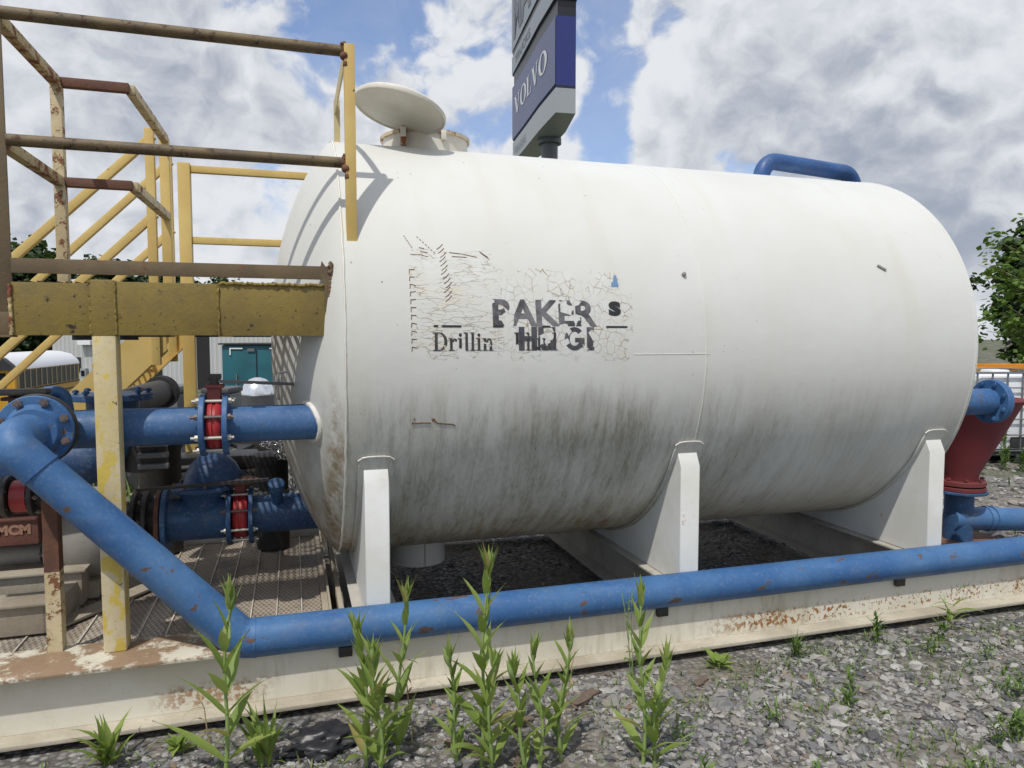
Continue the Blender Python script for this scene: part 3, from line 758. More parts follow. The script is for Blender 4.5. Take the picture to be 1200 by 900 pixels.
# ================================================================== inlet pipe into the near head with its wafer valve
t = thing('inlet_pipe', 'short blue pipe welded into the rounded end of the white tank', 'pipe', (.1,3.47,1.205))
m = MB(); m.tube([(-.30,3.47,1.205),(.17,3.47,1.205)], .083, 32); p1 = m.obj('pipe_run', M['blue_head'], t, 50)
rr = random.Random(2); P = []
for k in range(49):
    a = 2*PI*k/48; y_, z_ = 3.47+.088*math.cos(a), 1.205+.088*math.sin(a); q = max(0, 1-(math.hypot(y_-TY, z_-TZ)/TR)**2.3)
    P.append(Vector((TX-.335*q**.86-.003+rr.uniform(-.002,.002), y_, z_)))
m = MB(); m.tube(P, .0125, 8, False); m.obj('weld_fillet', M['weld'], t)
flange(t, (-.292,3.47,1.205), (1,0,0), .139, .024, 0, M['blue_head'], M['bolt'])
t2 = thing('suction_header', 'blue pipe behind the yellow post between the wafer valve and the big bolted flange', 'pipe', (-.7,3.47,1.205))
m = MB(); m.tube([(-1.55,3.47,1.205),(-.40,3.47,1.205)], .083, 32); m.obj('pipe_run', M['blue_head'], t2, 50)
m = MB(); m.tube([(-1.004,3.47,1.215),(-1.004,3.36,1.222)], .083, 28); m.obj('branch', M['blue_head'], t2, 50)
flange(t2, (-.388,3.47,1.205), (-1,0,0), .139, .024, 0, M['blue_head'], M['bolt'])
def wafer(name, label, x, y, z, gap, rf, rb, lever, lab_mat):
    v = thing(name, label, 'valve', (x,y,z))
    m = MB(); m.lathe((x,y,z), (1,0,0), [(-gap*.5,rb*.94),(-gap*.38,rb),(-gap*.12,rb*1.04),(-gap*.10,rb*.97),(gap*.10,rb*.97),(gap*.12,rb*1.04),(gap*.38,rb),(gap*.5,rb*.94)], 40); m.obj('valve_body', M['red'], v, 30)
    m = MB(); m.box((x-.028,y-.04,z+rb*.9),(x+.028,y+.04,z+rf*1.22),.006); m.obj('valve_neck', M['maroon'], v)
    for k in range(8):
        a = .39+2*PI*k/8; py, pz = y+math.cos(a)*rf*.86, z+math.sin(a)*rf*.86
        m = MB(); m.cyl((x-gap*.5-.06,py,pz),(x+gap*.5+.055,py,pz),.0075,8)
        for sx in (-1,1): m.cyl((x+sx*(gap*.5+.025),py,pz),(x+sx*(gap*.5+.043),py,pz),.014,6)
        m.obj('tie_rod', M['boltw'] if k % 3 else M['bolt'], v, 30)
    return v
v = wafer('wafer_valve', 'red wafer valve with long tie rods clamped between upper blue flanges', -.34, 3.47, 1.205, .062, .139, .108, 0, 0)
m = MB(); m.box((-.375,3.42,1.372),(-.30,3.52,1.388),.004); m.obj('valve_plate', M['maroon'], v)
m = MB(); m.cyl((-.34,3.47,1.388),(-.34,3.47,1.425),.022,12); m.box((-.37,3.45,1.41),(-.31,3.49,1.435),.005); m.obj('valve_stem', M['blackm'], v)
m = MB(); m.bar((-.33,3.47,1.402),(.03,3.62,1.372),.045,.014,bev=.003); m.obj('lever', M['greyplastic'], v)
m = MB(); m.tube(fillet([(-.07,3.58,1.30),(-.07,3.58,1.43),(-.03,3.58,1.435)],.02,4),.006,8); m.obj('lever_catch', M['steel'], v)

# ================================================================== lower line: pump, tee, valve
t = thing('slurry_pump', 'grey round pump casing behind the yellow post on a muddy steel base', 'pump', (-1.05,4.25,.27))
m = MB(); m.lathe((0,4.25,.56), (1,0,0), [(-1.17,.10),(-1.17,.25),(-1.14,.25),(-1.14,.235),(-1.09,.24),(-1.0,.245),(-.95,.22),(-.92,.14),(-.90,.13)], 48); m.obj('casing', M['grey_iron'], t, 35)
f = flange(t, (-1.185,4.25,.56), (-1,0,0), .262, .026, 12, M['grey_iron'], M['bolt'], ph=.1, bs=.014)
for x_, r_ in ((-.825,.170),(-.768,.170)):
    flange(t, (x_,4.25,.60), (-1,0,0), r_, .022, 8, M['blackm'], M['bolt'], bs=.013, both=True)
m = MB(); m.cyl((-.92,4.25,.60),(-.68,4.25,.60),.105,28); m.obj('neck', M['blackm'], t)
m = MB(); m.box((-1.13,4.05,.267),(-.97,4.45,.36),.01); m.obj('foot', M['dirtysteel'], t)
t = thing('bearing_frame', 'red brown cast pump frame with raised letters at the left edge', 'pump frame', (-1.5,4.0,.5))
m = MB(); m.box((-2.3,3.96,.592),(-1.20,4.40,.735),.012); m.box((-2.3,3.985,.737),(-1.22,4.38,.755),.006); fr = m.obj('frame_body', M['rustpaint'], t)
m = MB(); m.box((-1.22,3.975,.7552),(-1.215,4.3,.768)); m.box((-2.3,4.0,.7555),(-1.24,4.36,.764),.003); m.obj('top_plate', M['grey_iron'], t)
for xb in (-1.28,-1.40):
    m = MB(); m.cyl((xb,4.04,.764),(xb,4.04,.785),.018,6); m.obj('bolt', M['grey_iron'], t, 30)
vs, fs = text_tris('MCM', .062, .004, 1.05); x1 = max(p.x for p in vs)
m = MB(); m.raw([Vector((-1.232-x1+p.x, 3.9565, .650+p.y)) for p in vs], fs)
m.obj('raised_lettering', paint('worn letter rust', (.34,.20,.14), (.28,.15,.10), .7, grime=.3), t, 0, False)
m = MB(); m.box((-2.3,3.948,.715),(-1.205,3.958,.727),.002); m.obj('raised_rib', M['rustpaint'], t)
for k in range(4):
    m = MB(); m.tube([(-1.19+.01*k,4.02+.04*k,.72-.03*k),(-1.13,4.05+.03*k,.70-.04*k)],.008,6); m.obj('studs', M['steel'], t)
m = MB(); m.cyl((-2.3,4.15,.50),(-1.24,4.15,.50),.055,20); m.obj('shaft_cover', M['grey_iron'], t)
t = thing('pump_base', 'mud caked steel channel base left of the rusty leg', 'base frame', (-1.5,4.0,.265))
m = MB(); m.box((-2.4,3.62,.27),(-1.08,3.68,.40),.006); m.obj('base_channel', M['dirtysteel'], t)
m = MB(); m.box((-2.4,3.60,.402),(-1.06,3.78,.415),.004); m.obj('base_flange', M['dirtysteel'], t)
m = MB(); m.box((-2.4,3.95,.27),(-1.02,4.42,.44),.006); m.box((-2.4,3.93,.442),(-1.0,4.44,.455),.004); m.obj('base_plinth', M['dirtysteel'], t)
m = MB(); m.box((-1.10,3.62,.27),(-1.04,4.4,.395),.006); m.obj('base_end', M['dirtysteel'], t)
m = MB(); m.bar((-1.07,3.70,.275),(-.72,4.2,.275),.10,.012); m.obj('base_strut', M['dirtysteel'], t)

t = thing('blue_tee', 'dull blue tee casting with a flanged upward branch above the perforated deck', 'pipe tee', (-.5,4.25,.6))
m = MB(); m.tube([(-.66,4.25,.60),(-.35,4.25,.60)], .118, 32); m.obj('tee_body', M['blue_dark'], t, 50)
m = MB(); m.lathe((-.49,4.25,0), (0,0,1), [(.60,.105),(.70,.105),(.735,.12),(.76,.145)], 36); m.obj('tee_branch', M['blue_dark'], t, 50)
flange(t, (-.49,4.25,.772), (0,0,1), .165, .022, 8, M['blue_dark'], M['bolt'])
flange(t, (-.675,4.25,.60), (-1,0,0), .175, .026, 8, M['blue_dark'], M['blue_dark'], both=False)
flange(t, (-.705,4.25,.60), (-1,0,0), .178, .022, 0, M['rust'], M['bolt'], name='gasket_flange')
flange(t, (-.352,4.25,.60), (1,0,0), .160, .024, 0, M['blue_dark'], M['bolt'])
m = MB(); m.lathe((-.44,4.32,0), (0,0,1), [(.784,.155),(.83,.15),(.89,.12),(.94,.07),(.955,0)], 36); m.obj('dome_cap', M['blue_dark'], t, 50)
m = MB(); m.bar((-.80,4.12,.80),(-.14,4.14,.815),.02,.016); m.obj('lever_bar', M['blackm'], t)
v = wafer('wafer_valve', 'red wafer valve clamped between lower blue flanges just above the deck', -.295, 4.25, .60, .075, .160, .125, 0, 0)
m = MB(); m.lathe((-.285,4.22,0), (0,0,1), [(.79,.05),(.79,.085),(.81,.09),(.81,.0)], 28); m.obj('hand_wheel', M['rust'], v)
t = thing('drain_line', 'dull blue pipe running from lower valve under the rounded tank end', 'pipe', (0,4.25,.6))
flange(t, (-.238,4.25,.60), (1,0,0), .160, .024, 0, M['blue_dark'], M['bolt'])
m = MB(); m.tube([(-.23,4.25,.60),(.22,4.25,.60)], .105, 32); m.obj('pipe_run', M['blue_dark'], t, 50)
m = MB(); m.tube([(-.10,4.20,.66),(-.10,4.14,.77)], .032, 16); m.lathe((-.10,4.14,.77), (0,-.48,.88), [(-.01,.045),(.03,.045),(.04,.03),(.05,0)], 20); m.obj('plug_valve', M['blue_dark'], t)

# second riser behind the header
t = thing('riser_pipe', 'dark blue flanged riser pipe behind the yellow post', 'pipe', (-.9,4.0,.8))
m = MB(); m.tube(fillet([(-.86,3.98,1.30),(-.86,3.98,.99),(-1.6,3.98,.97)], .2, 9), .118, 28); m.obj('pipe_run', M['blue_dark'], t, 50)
flange(t, (-.86,3.98,1.305), (0,0,1), .185, .03, 8, M['blue_dark'], M['blue_dark'], bs=.018)
m = MB(); m.cyl((-.72,3.99,.93),(-.72,3.99,1.2),.10,24); m.obj('valve_barrel', M['blackm'], t)
for k in range(3):
    m = MB(); m.box((-.74,3.86+.0*k,.95+.055*k),(-.60,3.9,.975+.055*k),.005); m.obj('clamp_rib', M['greyplastic'], t)
t = thing('rubber_hose', 'grey rubber hose with a black clamp ring behind the blue header', 'hose', (-.8,4.5,1.3))
m = MB(); m.tube(fillet([(-.92,4.25,1.22),(-.86,4.5,1.245),(-.79,4.95,1.255)],.3,6), .078, 24); m.obj('hose_wall', M['hose'], t, 50)
m = MB(); m.lathe((-.80,4.90,1.254), (.2,.97,.02), [(0,.078),(0,.10),(.06,.104),(.06,.078)], 28); m.obj('clamp_ring', M['black'], t)
# small valve at the upper left edge
t = thing('lever_valve', 'small black lever valve on top of the pipework at the left edge', 'valve', (-1.2,3.6,1.33))
m = MB(); m.box((-1.25,3.40,1.36),(-.98,3.47,1.385),.006); m.obj('lever', M['blackm'], t)
m = MB(); m.cyl((-1.12,3.5,1.28),(-1.12,3.5,1.37),.03,14); m.box((-1.16,3.44,1.335),(-1.0,3.54,1.35),.004); m.obj('valve_top', M['rust'], t)
m = MB(); m.tube(fillet([(-1.03,3.55,1.36),(-.96,3.56,1.365),(-.945,3.56,1.25)],.05,6), .026, 16); m.obj('elbow', M['blue'], t, 50)
v = thing('lower_flange_joint', 'small red valve body between dark flanges below the diagonal blue pipe', 'valve', (-1.155,3.62,.90))
m = MB(); m.lathe((0,3.62,.90), (1,0,0), [(-1.19,.055),(-1.185,.07),(-1.125,.07),(-1.12,.055)], 30); m.obj('valve_body', M['red'], v, 30)
flange(v, (-1.105,3.62,.90), (1,0,0), .092, .02, 6, M['blackm'], M['bolt'], bs=.010, both=True)
flange(v, (-1.205,3.62,.90), (-1,0,0), .092, .02, 6, M['blackm'], M['bolt'], bs=.010, both=True)
m = MB(); m.cyl((-1.10,3.62,.90),(-1.0,3.62,.90),.055,24); m.cyl((-1.7,3.62,.90),(-1.21,3.62,.90),.055,24); m.obj('pipe_run', M['blackm'], v)
# support legs standing on the front flange
t = thing('pipe_support_leg', 'slim steel leg, red rust above and freckled cream below, under the diagonal pipe', 'post', (-.945,3.40,.277))
m = MB(); m.box((-1.008,3.37,.277),(-.952,3.378,.62)); m.box((-.960,3.378,.277),(-.952,3.43,.62)); m.obj('lower_leg', M['post_rust'], t)
m = MB(); m.box((-1.008,3.3695,.62),(-.952,3.378,1.02)); m.box((-.960,3.378,.62),(-.952,3.43,1.02)); m.obj('upper_leg', M['rust'], t)
# chain
t = thing('chain', 'bunched galvanised chain hanging beside the rounded tank end', 'chain', (-.06,4.35,.9))
m = MB(); rnd = random.Random(3)
def link_ring(c, t1, t2, L=.022, w=.014, r=.0035):
    pts = []
    for k in range(13):
        a = 2*PI*k/12; pts.append(c+t1*math.cos(a)*L+t2*math.sin(a)*w)
    m.tube(pts, r, 6, False)
P = []
for k in range(60):
    if k < 22: P.append(Vector((-.17+.006*k, 4.30, .985+.012*math.sin(k*.9))))
    elif k < 42: P.append(Vector((-.06+rnd.uniform(-.05,.05), 4.30+rnd.uniform(-.02,.02), .97-.004*(k-22)+rnd.uniform(-.03,.03))))
    else: P.append(Vector((-.015+rnd.uniform(-.008,.008), 4.29, .93-.021*(k-42))))
for k, p in enumerate(P):
    u = Vector((rnd.uniform(-1,1), rnd.uniform(-1,1), rnd.uniform(-1,1))).normalized() if 22 <= k < 42 else ((P[min(k+1,59)]-P[k-1]).normalized() if k else Vector((1,0,0)))
    link_ring(p, u, (u.orthogonal() if k % 2 else u.cross(u.orthogonal())).normalized())
m.obj('chain_links', M['chain'], t)

# ================================================================== right-hand end: hopper and return line
t = thing('mud_hopper', 'matt red cone hopper standing behind the right end of the tank', 'hopper', (4.88,4.2,.3))
m = MB(); m.lathe((4.88,4.2,0), (0,0,1), [(.50,.12),(.56,.125),(1.10,.375),(1.125,.40),(1.135,.415),(1.14,.415),(1.135,.39),(1.10,.36),(.56,.11)], 48); m.obj('cone', M['hopper'], t, 40)
flange(t, (4.88,4.2,.495), (0,0,1), .175, .035, 8, M['maroon'], M['maroon'], both=True, bs=.018)
flange(t, (4.88,4.2,.452), (0,0,-1), .175, .03, 0, M['hopper'], M['bolt'])
t = thing('return_pipe', 'blue pipe tee under the red hopper with a stub leading out to the right', 'pipe', (4.88,4.2,.2))
m = MB(); m.cyl((4.88,4.2,.05),(4.88,4.2,.435),.10,28); m.obj('riser', M['blue_dark'], t)
flange(t, (4.88,4.2,.425), (0,0,-1), .19, .02, 0, M['blue_dark'], M['bolt'])
m = MB(); m.tube([(4.80,4.2,.21),(5.05,4.15,.205),(6.3,3.88,.15)], .088, 26); m.obj('pipe_run', M['blue'], t, 50)
for k in range(2):
    q = Vector((5.08+.05*k,4.145-.011*k,.204)); m = MB(); m.tube([q, q+Vector((.018,-.004,0))], .096, 26); m.obj('clamp', M['blue'], t)
m = MB(); m.box((4.6,4.05,.0),(5.2,4.35,.05),.005); m.obj('sole_plate', M['rust'], t)

# ================================================================== dark engine behind the pipework
t = thing('diesel_engine', 'black greasy engine block with pulleys behind the lower valves', 'engine', (-.5,5.6,.3))
m = MB(); m.box((-.86,5.35,.36),(-.22,5.75,.66),.02); eb = m.obj('engine_block', M['blackm'], t)
m = MB(); m.box((-.84,5.40,.662),(-.26,5.70,.76),.02); m.obj('cylinder_head', M['blackm'], t)
for k in range(6):
    m = MB(); m.box((-.82+.095*k,5.325,.42),(-.77+.095*k,5.348,.62),.006); m.obj('cooling_rib', M['hose'], t)
m = MB(); m.box((-.80,5.38,.20),(-.30,5.72,.355),.02); m.obj('sump', M['blackm'], t)
for z_, r_ in ((.50,.11),(.68,.06)):
    m = MB(); m.lathe((-.18,5.55,z_), (1,0,0), [(-.03,.02),(-.03,r_),(-.01,r_*.86),(.01,r_*.86),(.03,r_),(.03,.02)], 28, close=True); m.obj('pulley', M['blackm'], t)
m = MB(); m.tube(fillet([(-.75,5.3,.70),(-.45,5.3,.72),(-.30,5.28,.60),(-.28,5.28,.38)], .08, 5), .022, 10); m.obj('hose', M['black'], t)
m = MB(); m.tube(fillet([(-.95,5.32,.52),(-.62,5.3,.47),(-.10,5.28,.56)], .1, 5), .014, 8); m.obj('hose', M['grey_iron'], t)
m = MB(); m.cyl((-1.02,5.40,.50),(-.87,5.40,.50),.12,24,bev=.01); m.obj('flywheel_cover', M['greyplastic'], t)
for x_ in (-.78,-.32):
    m = MB(); m.box((x_-.05,5.36,.0),(x_+.05,5.74,.20),.006); m.obj('mount', M['rust'], t)
t = thing('air_filter', 'black round filter canister standing by the chain', 'filter', (-.12,4.75,.27))
m = MB(); m.lathe((-.14,4.75,0), (0,0,1), [(.27,0),(.27,.10),(.80,.10),(.82,.115),(.86,.115),(.87,.10),(.88,0)], 28); m.obj('canister', M['black'], t, 40)
m = MB(); m.lathe((-.14,4.75,0), (0,0,1), [(.60,.101),(.60,.108),(.64,.108),(.64,.101)], 28, close=True); m.obj('band', M['galv'], t, 40)
t = thing('air_filter', 'black round filter canister behind the tall yellow post', 'filter', (-.72,4.8,.27))
m = MB(); m.lathe((-.80,4.85,0), (0,0,1), [(.27,0),(.27,.12),(.90,.12),(.92,.135),(.97,.135),(.98,.12),(.99,0)], 28); m.obj('canister', M['blackm'], t, 40)
m = MB(); m.lathe((-.80,4.85,0), (0,0,1), [(.60,.121),(.60,.128),(.64,.128),(.64,.121)], 28, close=True); m.obj('band', M['galv'], t, 40)
# ================================================================== access platform
pf = thing('access_platform', 'raised yellow steel platform with weathered ochre beam and rusting pipe railing beside the tank end', 'platform', (-.73,3.34,.277))
FY = 3.30; ZD = 1.825
m = MB(); m.box((-.690,FY,1.607),(-.300,FY+.012,1.826),.002); m.box((-.690,FY+.012,1.607),(-.30,FY+.06,1.617)); m.obj('front_beam', M['beam'], pf)
m = MB(); m.box((-1.058,FY+.001,1.607),(-.785,FY+.013,1.818),.002); m.obj('front_beam', M['beam'], pf)
m = MB(); m.box((-.297,FY+.001,1.605),(.160,FY+.013,1.826),.002); m.obj('front_beam', M['beam'], pf)
m = MB(); m.box((-1.5,FY+.004,1.612),(-1.061,FY+.016,1.700),.002); m.box((-1.5,FY+.0,1.600),(-1.061,FY+.06,1.611)); m.obj('bracket_bar', M['toe'], pf)
rnd = random.Random(5)
def bumpy(p, q, r, n=26, j=.0022):
    p, q = Vector(p), Vector(q); m = MB()
    m.tube([p.lerp(q, k/n)+Vector((rnd.uniform(-j,j), rnd.uniform(-j,j), rnd.uniform(-j,j))) for k in range(n+1)], r, 7); return m
bumpy((-.2985,FY-.001,1.61),(-.2985,FY-.001,1.825),.005).obj('weld_bead', M['beam'], pf)
bumpy((-.783,FY-.001,1.61),(-.783,FY-.001,1.825),.006).obj('weld_bead', M['beam'], pf)
bumpy((-.692,FY-.001,1.61),(-.692,FY-.001,1.825),.006).obj('weld_bead', M['beam'], pf)
bumpy((-.29,FY-.002,1.828),(.14,FY-.002,1.828),.007,50,.004).obj('weld_bead', M['beam'], pf)
bumpy((-1.062,FY-.002,1.61),(-1.062,FY-.002,1.81),.007).obj('weld_bead', M['rail_rust'], pf)
m = MB(); m.box((-.30,FY-.012,1.600),(-.245,FY+.05,1.6045)); m.box((-.30,FY-.012,1.6045),(-.296,FY+.0,1.64)); m.obj('tab', M['beam'], pf)
m = MB(); m.box((-.782,FY-.006,.277),(-.693,FY+.082,1.832),.009); m.obj('support_post', M['post'], pf)
m = MB(); m.box((-.783,FY-.0075,1.60),(-.692,FY+.083,1.8335),.009); m.obj('post_head', M['beam'], pf)
# rusted end bracket welded to the tank head
m = MB(); m.prism([(.118,FY-.004,1.885),(.130,FY-.004,1.935),(.150,FY-.004,1.905),(.178,FY-.004,1.925),(.183,FY-.004,1.88),(.168,FY-.004,1.84),(.172,FY-.004,1.66),(.160,FY-.004,1.60),(.146,FY-.004,1.62),(.140,FY-.004,1.82)], (0,.02,0)); m.obj('end_bracket', M['toe'], pf)
bumpy((.165,FY,1.60),(.168,FY,1.93),.010,40,.006).obj('weld_bead', M['toe'], pf)
m = MB(); m.box((-1.055,FY-.002,1.853),(.155,FY+.004,1.912),.002); m.box((-1.055,FY+.004,1.906),(.155,FY+.04,1.912)); m.obj('toe_rail', M['toe'], pf)
# frame behind and bearing-bar grating
m = MB(); m.box((-1.06,4.10,1.585),(-.76,4.115,1.79)); m.box((-.765,4.12,1.60),(-.75,5.09,1.79)); m.box((-.75,5.80,1.60),(.0,5.815,1.79)); m.box((-1.06,3.32,1.62),(-1.045,4.1,1.79)); m.box((-.15,4.8,1.70),(-.138,5.8,1.79)); m.box((.09,3.36,1.70),(.10,3.55,1.79)); m.obj('rear_beam', M['blackm'], pf)
m = MB(); x = -1.04
while x < .12:
    y0 = 3.318
    y1 = 4.095 if x < -.74 else (5.79 if x < -.19 else 3.9 - max(0, (x+.15))*2.0)
    if y1 > y0+.05: m.box((x,y0,ZD-.032),(x+.0055,y1,ZD))
    x += .0335
y = 3.40
while y < 5.75:
    xa, xb = (-1.04 if y < 4.1 else -.745), (.10 if y < 3.5 else (-.0 if y < 3.7 else -.17))
    m.box((xa,y,ZD-.012),(xb,y+.006,ZD-.001)); y += .10
m.obj('grating', M['gridbar'], pf, 0)
# railing
m = MB(); m.cyl((-1.06,3.335,2.862),(.262,3.335,2.862),.0245,18); m.obj('top_rail', M['rail'], pf)
m = MB(); m.cyl((-1.06,3.335,2.376),(.262,3.335,2.376),.0235,18); m.obj('mid_rail', M['rail'], pf)
m = MB(); m.box((-1.125,3.325,1.70),(-1.062,3.335,2.935),.002); m.box((-1.125,3.335,1.70),(-1.117,3.385,2.92)); m.obj('end_post', M['toe'], pf)
m = MB(); m.box((.240,3.300,2.03),(.286,3.309,2.885),.003); m.box((.240,3.309,2.03),(.247,3.352,2.885)); m.cyl((.263,3.3002,2.03),(.263,3.3088,2.03),.0229,24); m.obj('end_post', M['yellow'], pf)
for z_ in (2.862, 2.376):
    b = bumpy((.238,3.322,z_+.03),(.238,3.322,z_-.03),.013,10,.006); b.ball((.241,3.312,z_-.03),.020,2); b.ball((.246,3.306,z_-.065),.013,1,(1,.8,1.6)); b.obj('weld_bead', M['rust'], pf)
m = MB(); m.box((.240,3.352,2.80),(.247,4.05,2.872)); m.box((.236,4.05,2.60),(.268,4.058,2.872)); m.obj('side_rail', M['post'], pf)
def bars(name, pts, w, h, mat, par):
    for a, b in zip(pts, pts[1:]):
        m = MB(); m.bar(a, b, w, h, bev=.004); m.obj(name, mat, par)
for z_ in (2.855, 2.37):
    bars('back_rail', [(-1.09,3.36,z_),(-1.09,4.10,z_)], .045,.045, M['rail_rust'], pf)
    bars('back_rail', [(-1.09,4.125,z_),(-.765,4.125,z_)], .045,.045, paint('heavy red rust', (.14,.06,.035),(.11,.04,.025),.75,rust=.3,rsc=16,grime=.4,bump=.5), pf)
    bars('back_rail', [(-.765,4.13,z_),(-.752,5.08,z_)], .045,.045, M['post_rust'], pf)
m = MB(); m.box((-1.115,4.10,1.70),(-1.065,4.15,2.85),.005); m.obj('rail_post', M['post_rust'], pf)
m = MB(); m.box((-.785,5.07,1.60),(-.728,5.125,2.865),.005); m.obj('rail_post', M['yellow'], pf)
m = MB(); m.box((-.775,5.75,.0),(-.690,5.835,2.865),.007); m.obj('rail_post', M['yellow'], pf)
m = MB(); m.box((.75,5.77,.0),(.83,5.83,2.865),.007); m.obj('rail_post', M['yellow'], pf)
for z_ in (2.825, 2.31): bars('far_rail', [(-.69,5.79,z_),(.75,5.79,z_)], .05,.05, M['yellow'], pf)

st = thing('metal_stairs', 'pale yellow steel stairs with slanting handrails going down behind the platform', 'stairs', (-1.6,5.45,0))
for y_ in (5.10, 5.80):
    p, q = Vector((-.78, y_, 1.665)), Vector((-2.40, y_, .045))
    s = MB(); s.bar(p, q, .010, .215, up=(0,1,0)) if False else s.prism([(-.78,y_-.006,1.82),(-.78,y_-.006,1.515),(-2.30,y_-.006,-.005),(-2.61,y_-.006,-.005)], (0,.012,0))
    for dz in (-.006, -.301):
        s.prism([(-.78,y_-.0,1.82+dz),(-.78,y_-.0,1.807+dz),(-2.4,y_-.0,.187+dz),(-2.4,y_-.0,.20+dz)], (0,.055 if y_ < 5.4 else -.055,0))
    s.obj('stringer', M['yellow'], st)
    off = 0.0
    for zt in (2.875, 2.385):
        m = MB(); m.bar((-.82,y_+.0,zt),(-2.3,y_+.0,zt-1.48),.048,.048,up=(0,1,0),bev=.004); m.obj('handrail', M['yellow'], st)
    m = MB(); m.box((-.868,y_-.027,1.42),(-.815,y_+.027,2.915),.004); m.obj('stair_post', M['yellow'], st)
    m = MB(); m.box((-2.28,y_-.025,.0),(-2.23,y_+.025,1.5),.004); m.obj('stair_post', M['yellow'], st)
for k in range(7):
    z_ = 1.43-.21*k; x_ = -.98-.21*k
    m = MB()
    for j in range(6): m.box((x_-.24+j*.045,5.112,z_-.03),(x_-.24+j*.045+.006,5.788,z_))
    for j in range(8): m.box((x_-.24,5.13+j*.09,z_-.015),(x_-.01,5.136+j*.09,z_-.002))
    m.box((x_-.012,5.112,z_-.035),(x_,5.788,z_+.002)); m.obj('tread', M['yellow'], st, 0)
# ================================================================== pylon sign
P_NEAR = [(1.31,22.0),(.88,23.9),(.42,26.3),(.03,28.2)]
def arc_at(s, pts):
    L = [0]
    for a, b in zip(pts, pts[1:]): L.append(L[-1]+math.hypot(b[0]-a[0], b[1]-a[1]))
    s *= L[-1]
    for i in range(len(pts)-1):
        if s <= L[i+1] or i == len(pts)-2:
            k = (s-L[i])/(L[i+1]-L[i]); a, b = pts[i], pts[i+1]; return (a[0]+(b[0]-a[0])*k, a[1]+(b[1]-a[1])*k)
sg = thing('pylon_sign', 'tall pylon sign of navy and grey panels on a pole beyond the tank', 'sign', W(1.2,24.8,0))
NRM = Vector((.98,.197))
def outline(grow=0.0, th=.62, near=0.0, far=0.0):
    pts = [(P_NEAR[0][0]+.2*near, P_NEAR[0][1]-near)]+[P for P in P_NEAR[1:-1]]+[(P_NEAR[-1][0]-.05*far, P_NEAR[-1][1]+far)]
    a = [(p[0]-NRM.x*grow, p[1]-NRM.y*grow) for p in pts]
    b = [(pts[0][0]+NRM.x*th, pts[0][1]+NRM.y*th), (pts[1][0]+NRM.x*(th+.28), pts[1][1]+NRM.y*(th+.28)), (pts[2][0]+NRM.x*(th+.3), pts[2][1]+NRM.y*(th+.3)), (pts[3][0]+NRM.x*th, pts[3][1]+NRM.y*th)]
    return a, list(reversed(b))
def slab(name, z0, z1, mat, face, grow=0.0, th=.62, near=0, far=0):
    a, b = outline(grow, th, near, far)
    m = MB(); m.prism([W(l, d, z0) for l, d in a+b], (0,0,z1-z0)); o = m.obj(name, mat, sg, 20)
    if face:
        m = MB(); f = [(p[0]-NRM.x*.02, p[1]-NRM.y*.02) for p in a]
        for p, q in zip(f, f[1:]): m.poly([W(*p,z0+.03), W(*q,z0+.03), W(*q,z1-.03), W(*p,z1-.03)])
        bmesh.ops.remove_doubles(m.bm, verts=m.bm.verts, dist=.001)
        m.obj('sign_face', face, o, 0)
    return o, a
lo, a_lo = slab('lower_panel', 8.33, 9.06, M['sign_grey'], None)
slab('shadow_gap', 9.06, 9.14, M['sign_black'], None, -.03)
mid, a_mid = slab('blue_panel', 9.14, 11.16, M['sign_navy'], M['sign_face'])
slab('shadow_gap', 11.16, 11.66, M['sign_black'], None, -.05)
strip, a_st = slab('grey_strip', 11.66, 12.36, M['sign_black'], M['sign_gface'], 0, .64, .12, .25)
slab('shadow_gap', 12.36, 12.56, M['sign_black'], None, -.02, .64, .12, .2)
up, a_up = slab('upper_panel', 12.56, 15.2, M['sign_black'], M['sign_gface'], 0, .66, .14, .35)
m = MB(); m.cyl(W(1.28,24.9,-.5), W(1.28,24.9,8.35), .28, 28); m.cyl(W(1.28,24.9,8.15), W(1.28,24.9,8.34), .40, 28); m.obj('pole', M['pole'], sg, 30)
def sign_word(tris, s0, s1, z0, z1, arc, mat, par, off=.035):
    vs, fs = tris; vs = fit(vs, s0, s1, z0, z1)
    bm = bmesh.new(); vv = [bm.verts.new(v) for v in vs]
    for f in fs:
        try: bm.faces.new([vv[i] for i in f])
        except ValueError: pass
    for k in range(1, 30): bmesh.ops.bisect_plane(bm, geom=bm.verts[:]+bm.edges[:]+bm.faces[:], plane_co=(k/30,0,0), plane_no=(1,0,0))
    for v in bm.verts:
        l, d = arc_at(1-v.co.x, arc); v.co = W(l-NRM.x*off, d-NRM.y*off, v.co.y)
    m = MB(); m.bm.free(); m.bm = bm; m.obj('lettering', mat, par, 0)
sign_word(serif_tris('VOLVO', 1, 1), .07, .86, 9.92, 10.62, a_mid, M['sign_text'], mid)
sign_word(text_tris('TRUCKS', 1, .01), .05, .36, 8.55, 8.80, a_lo, M['sign_faint'], lo)
sign_word(text_tris('TRUCKS', 1, .01), .10, .50, 11.86, 12.15, a_st, M['sign_textd'], strip)
sign_word(text_tris('MACK', 1, .03), .06, .96, 12.85, 14.4, a_up, M['sign_textd'], up)

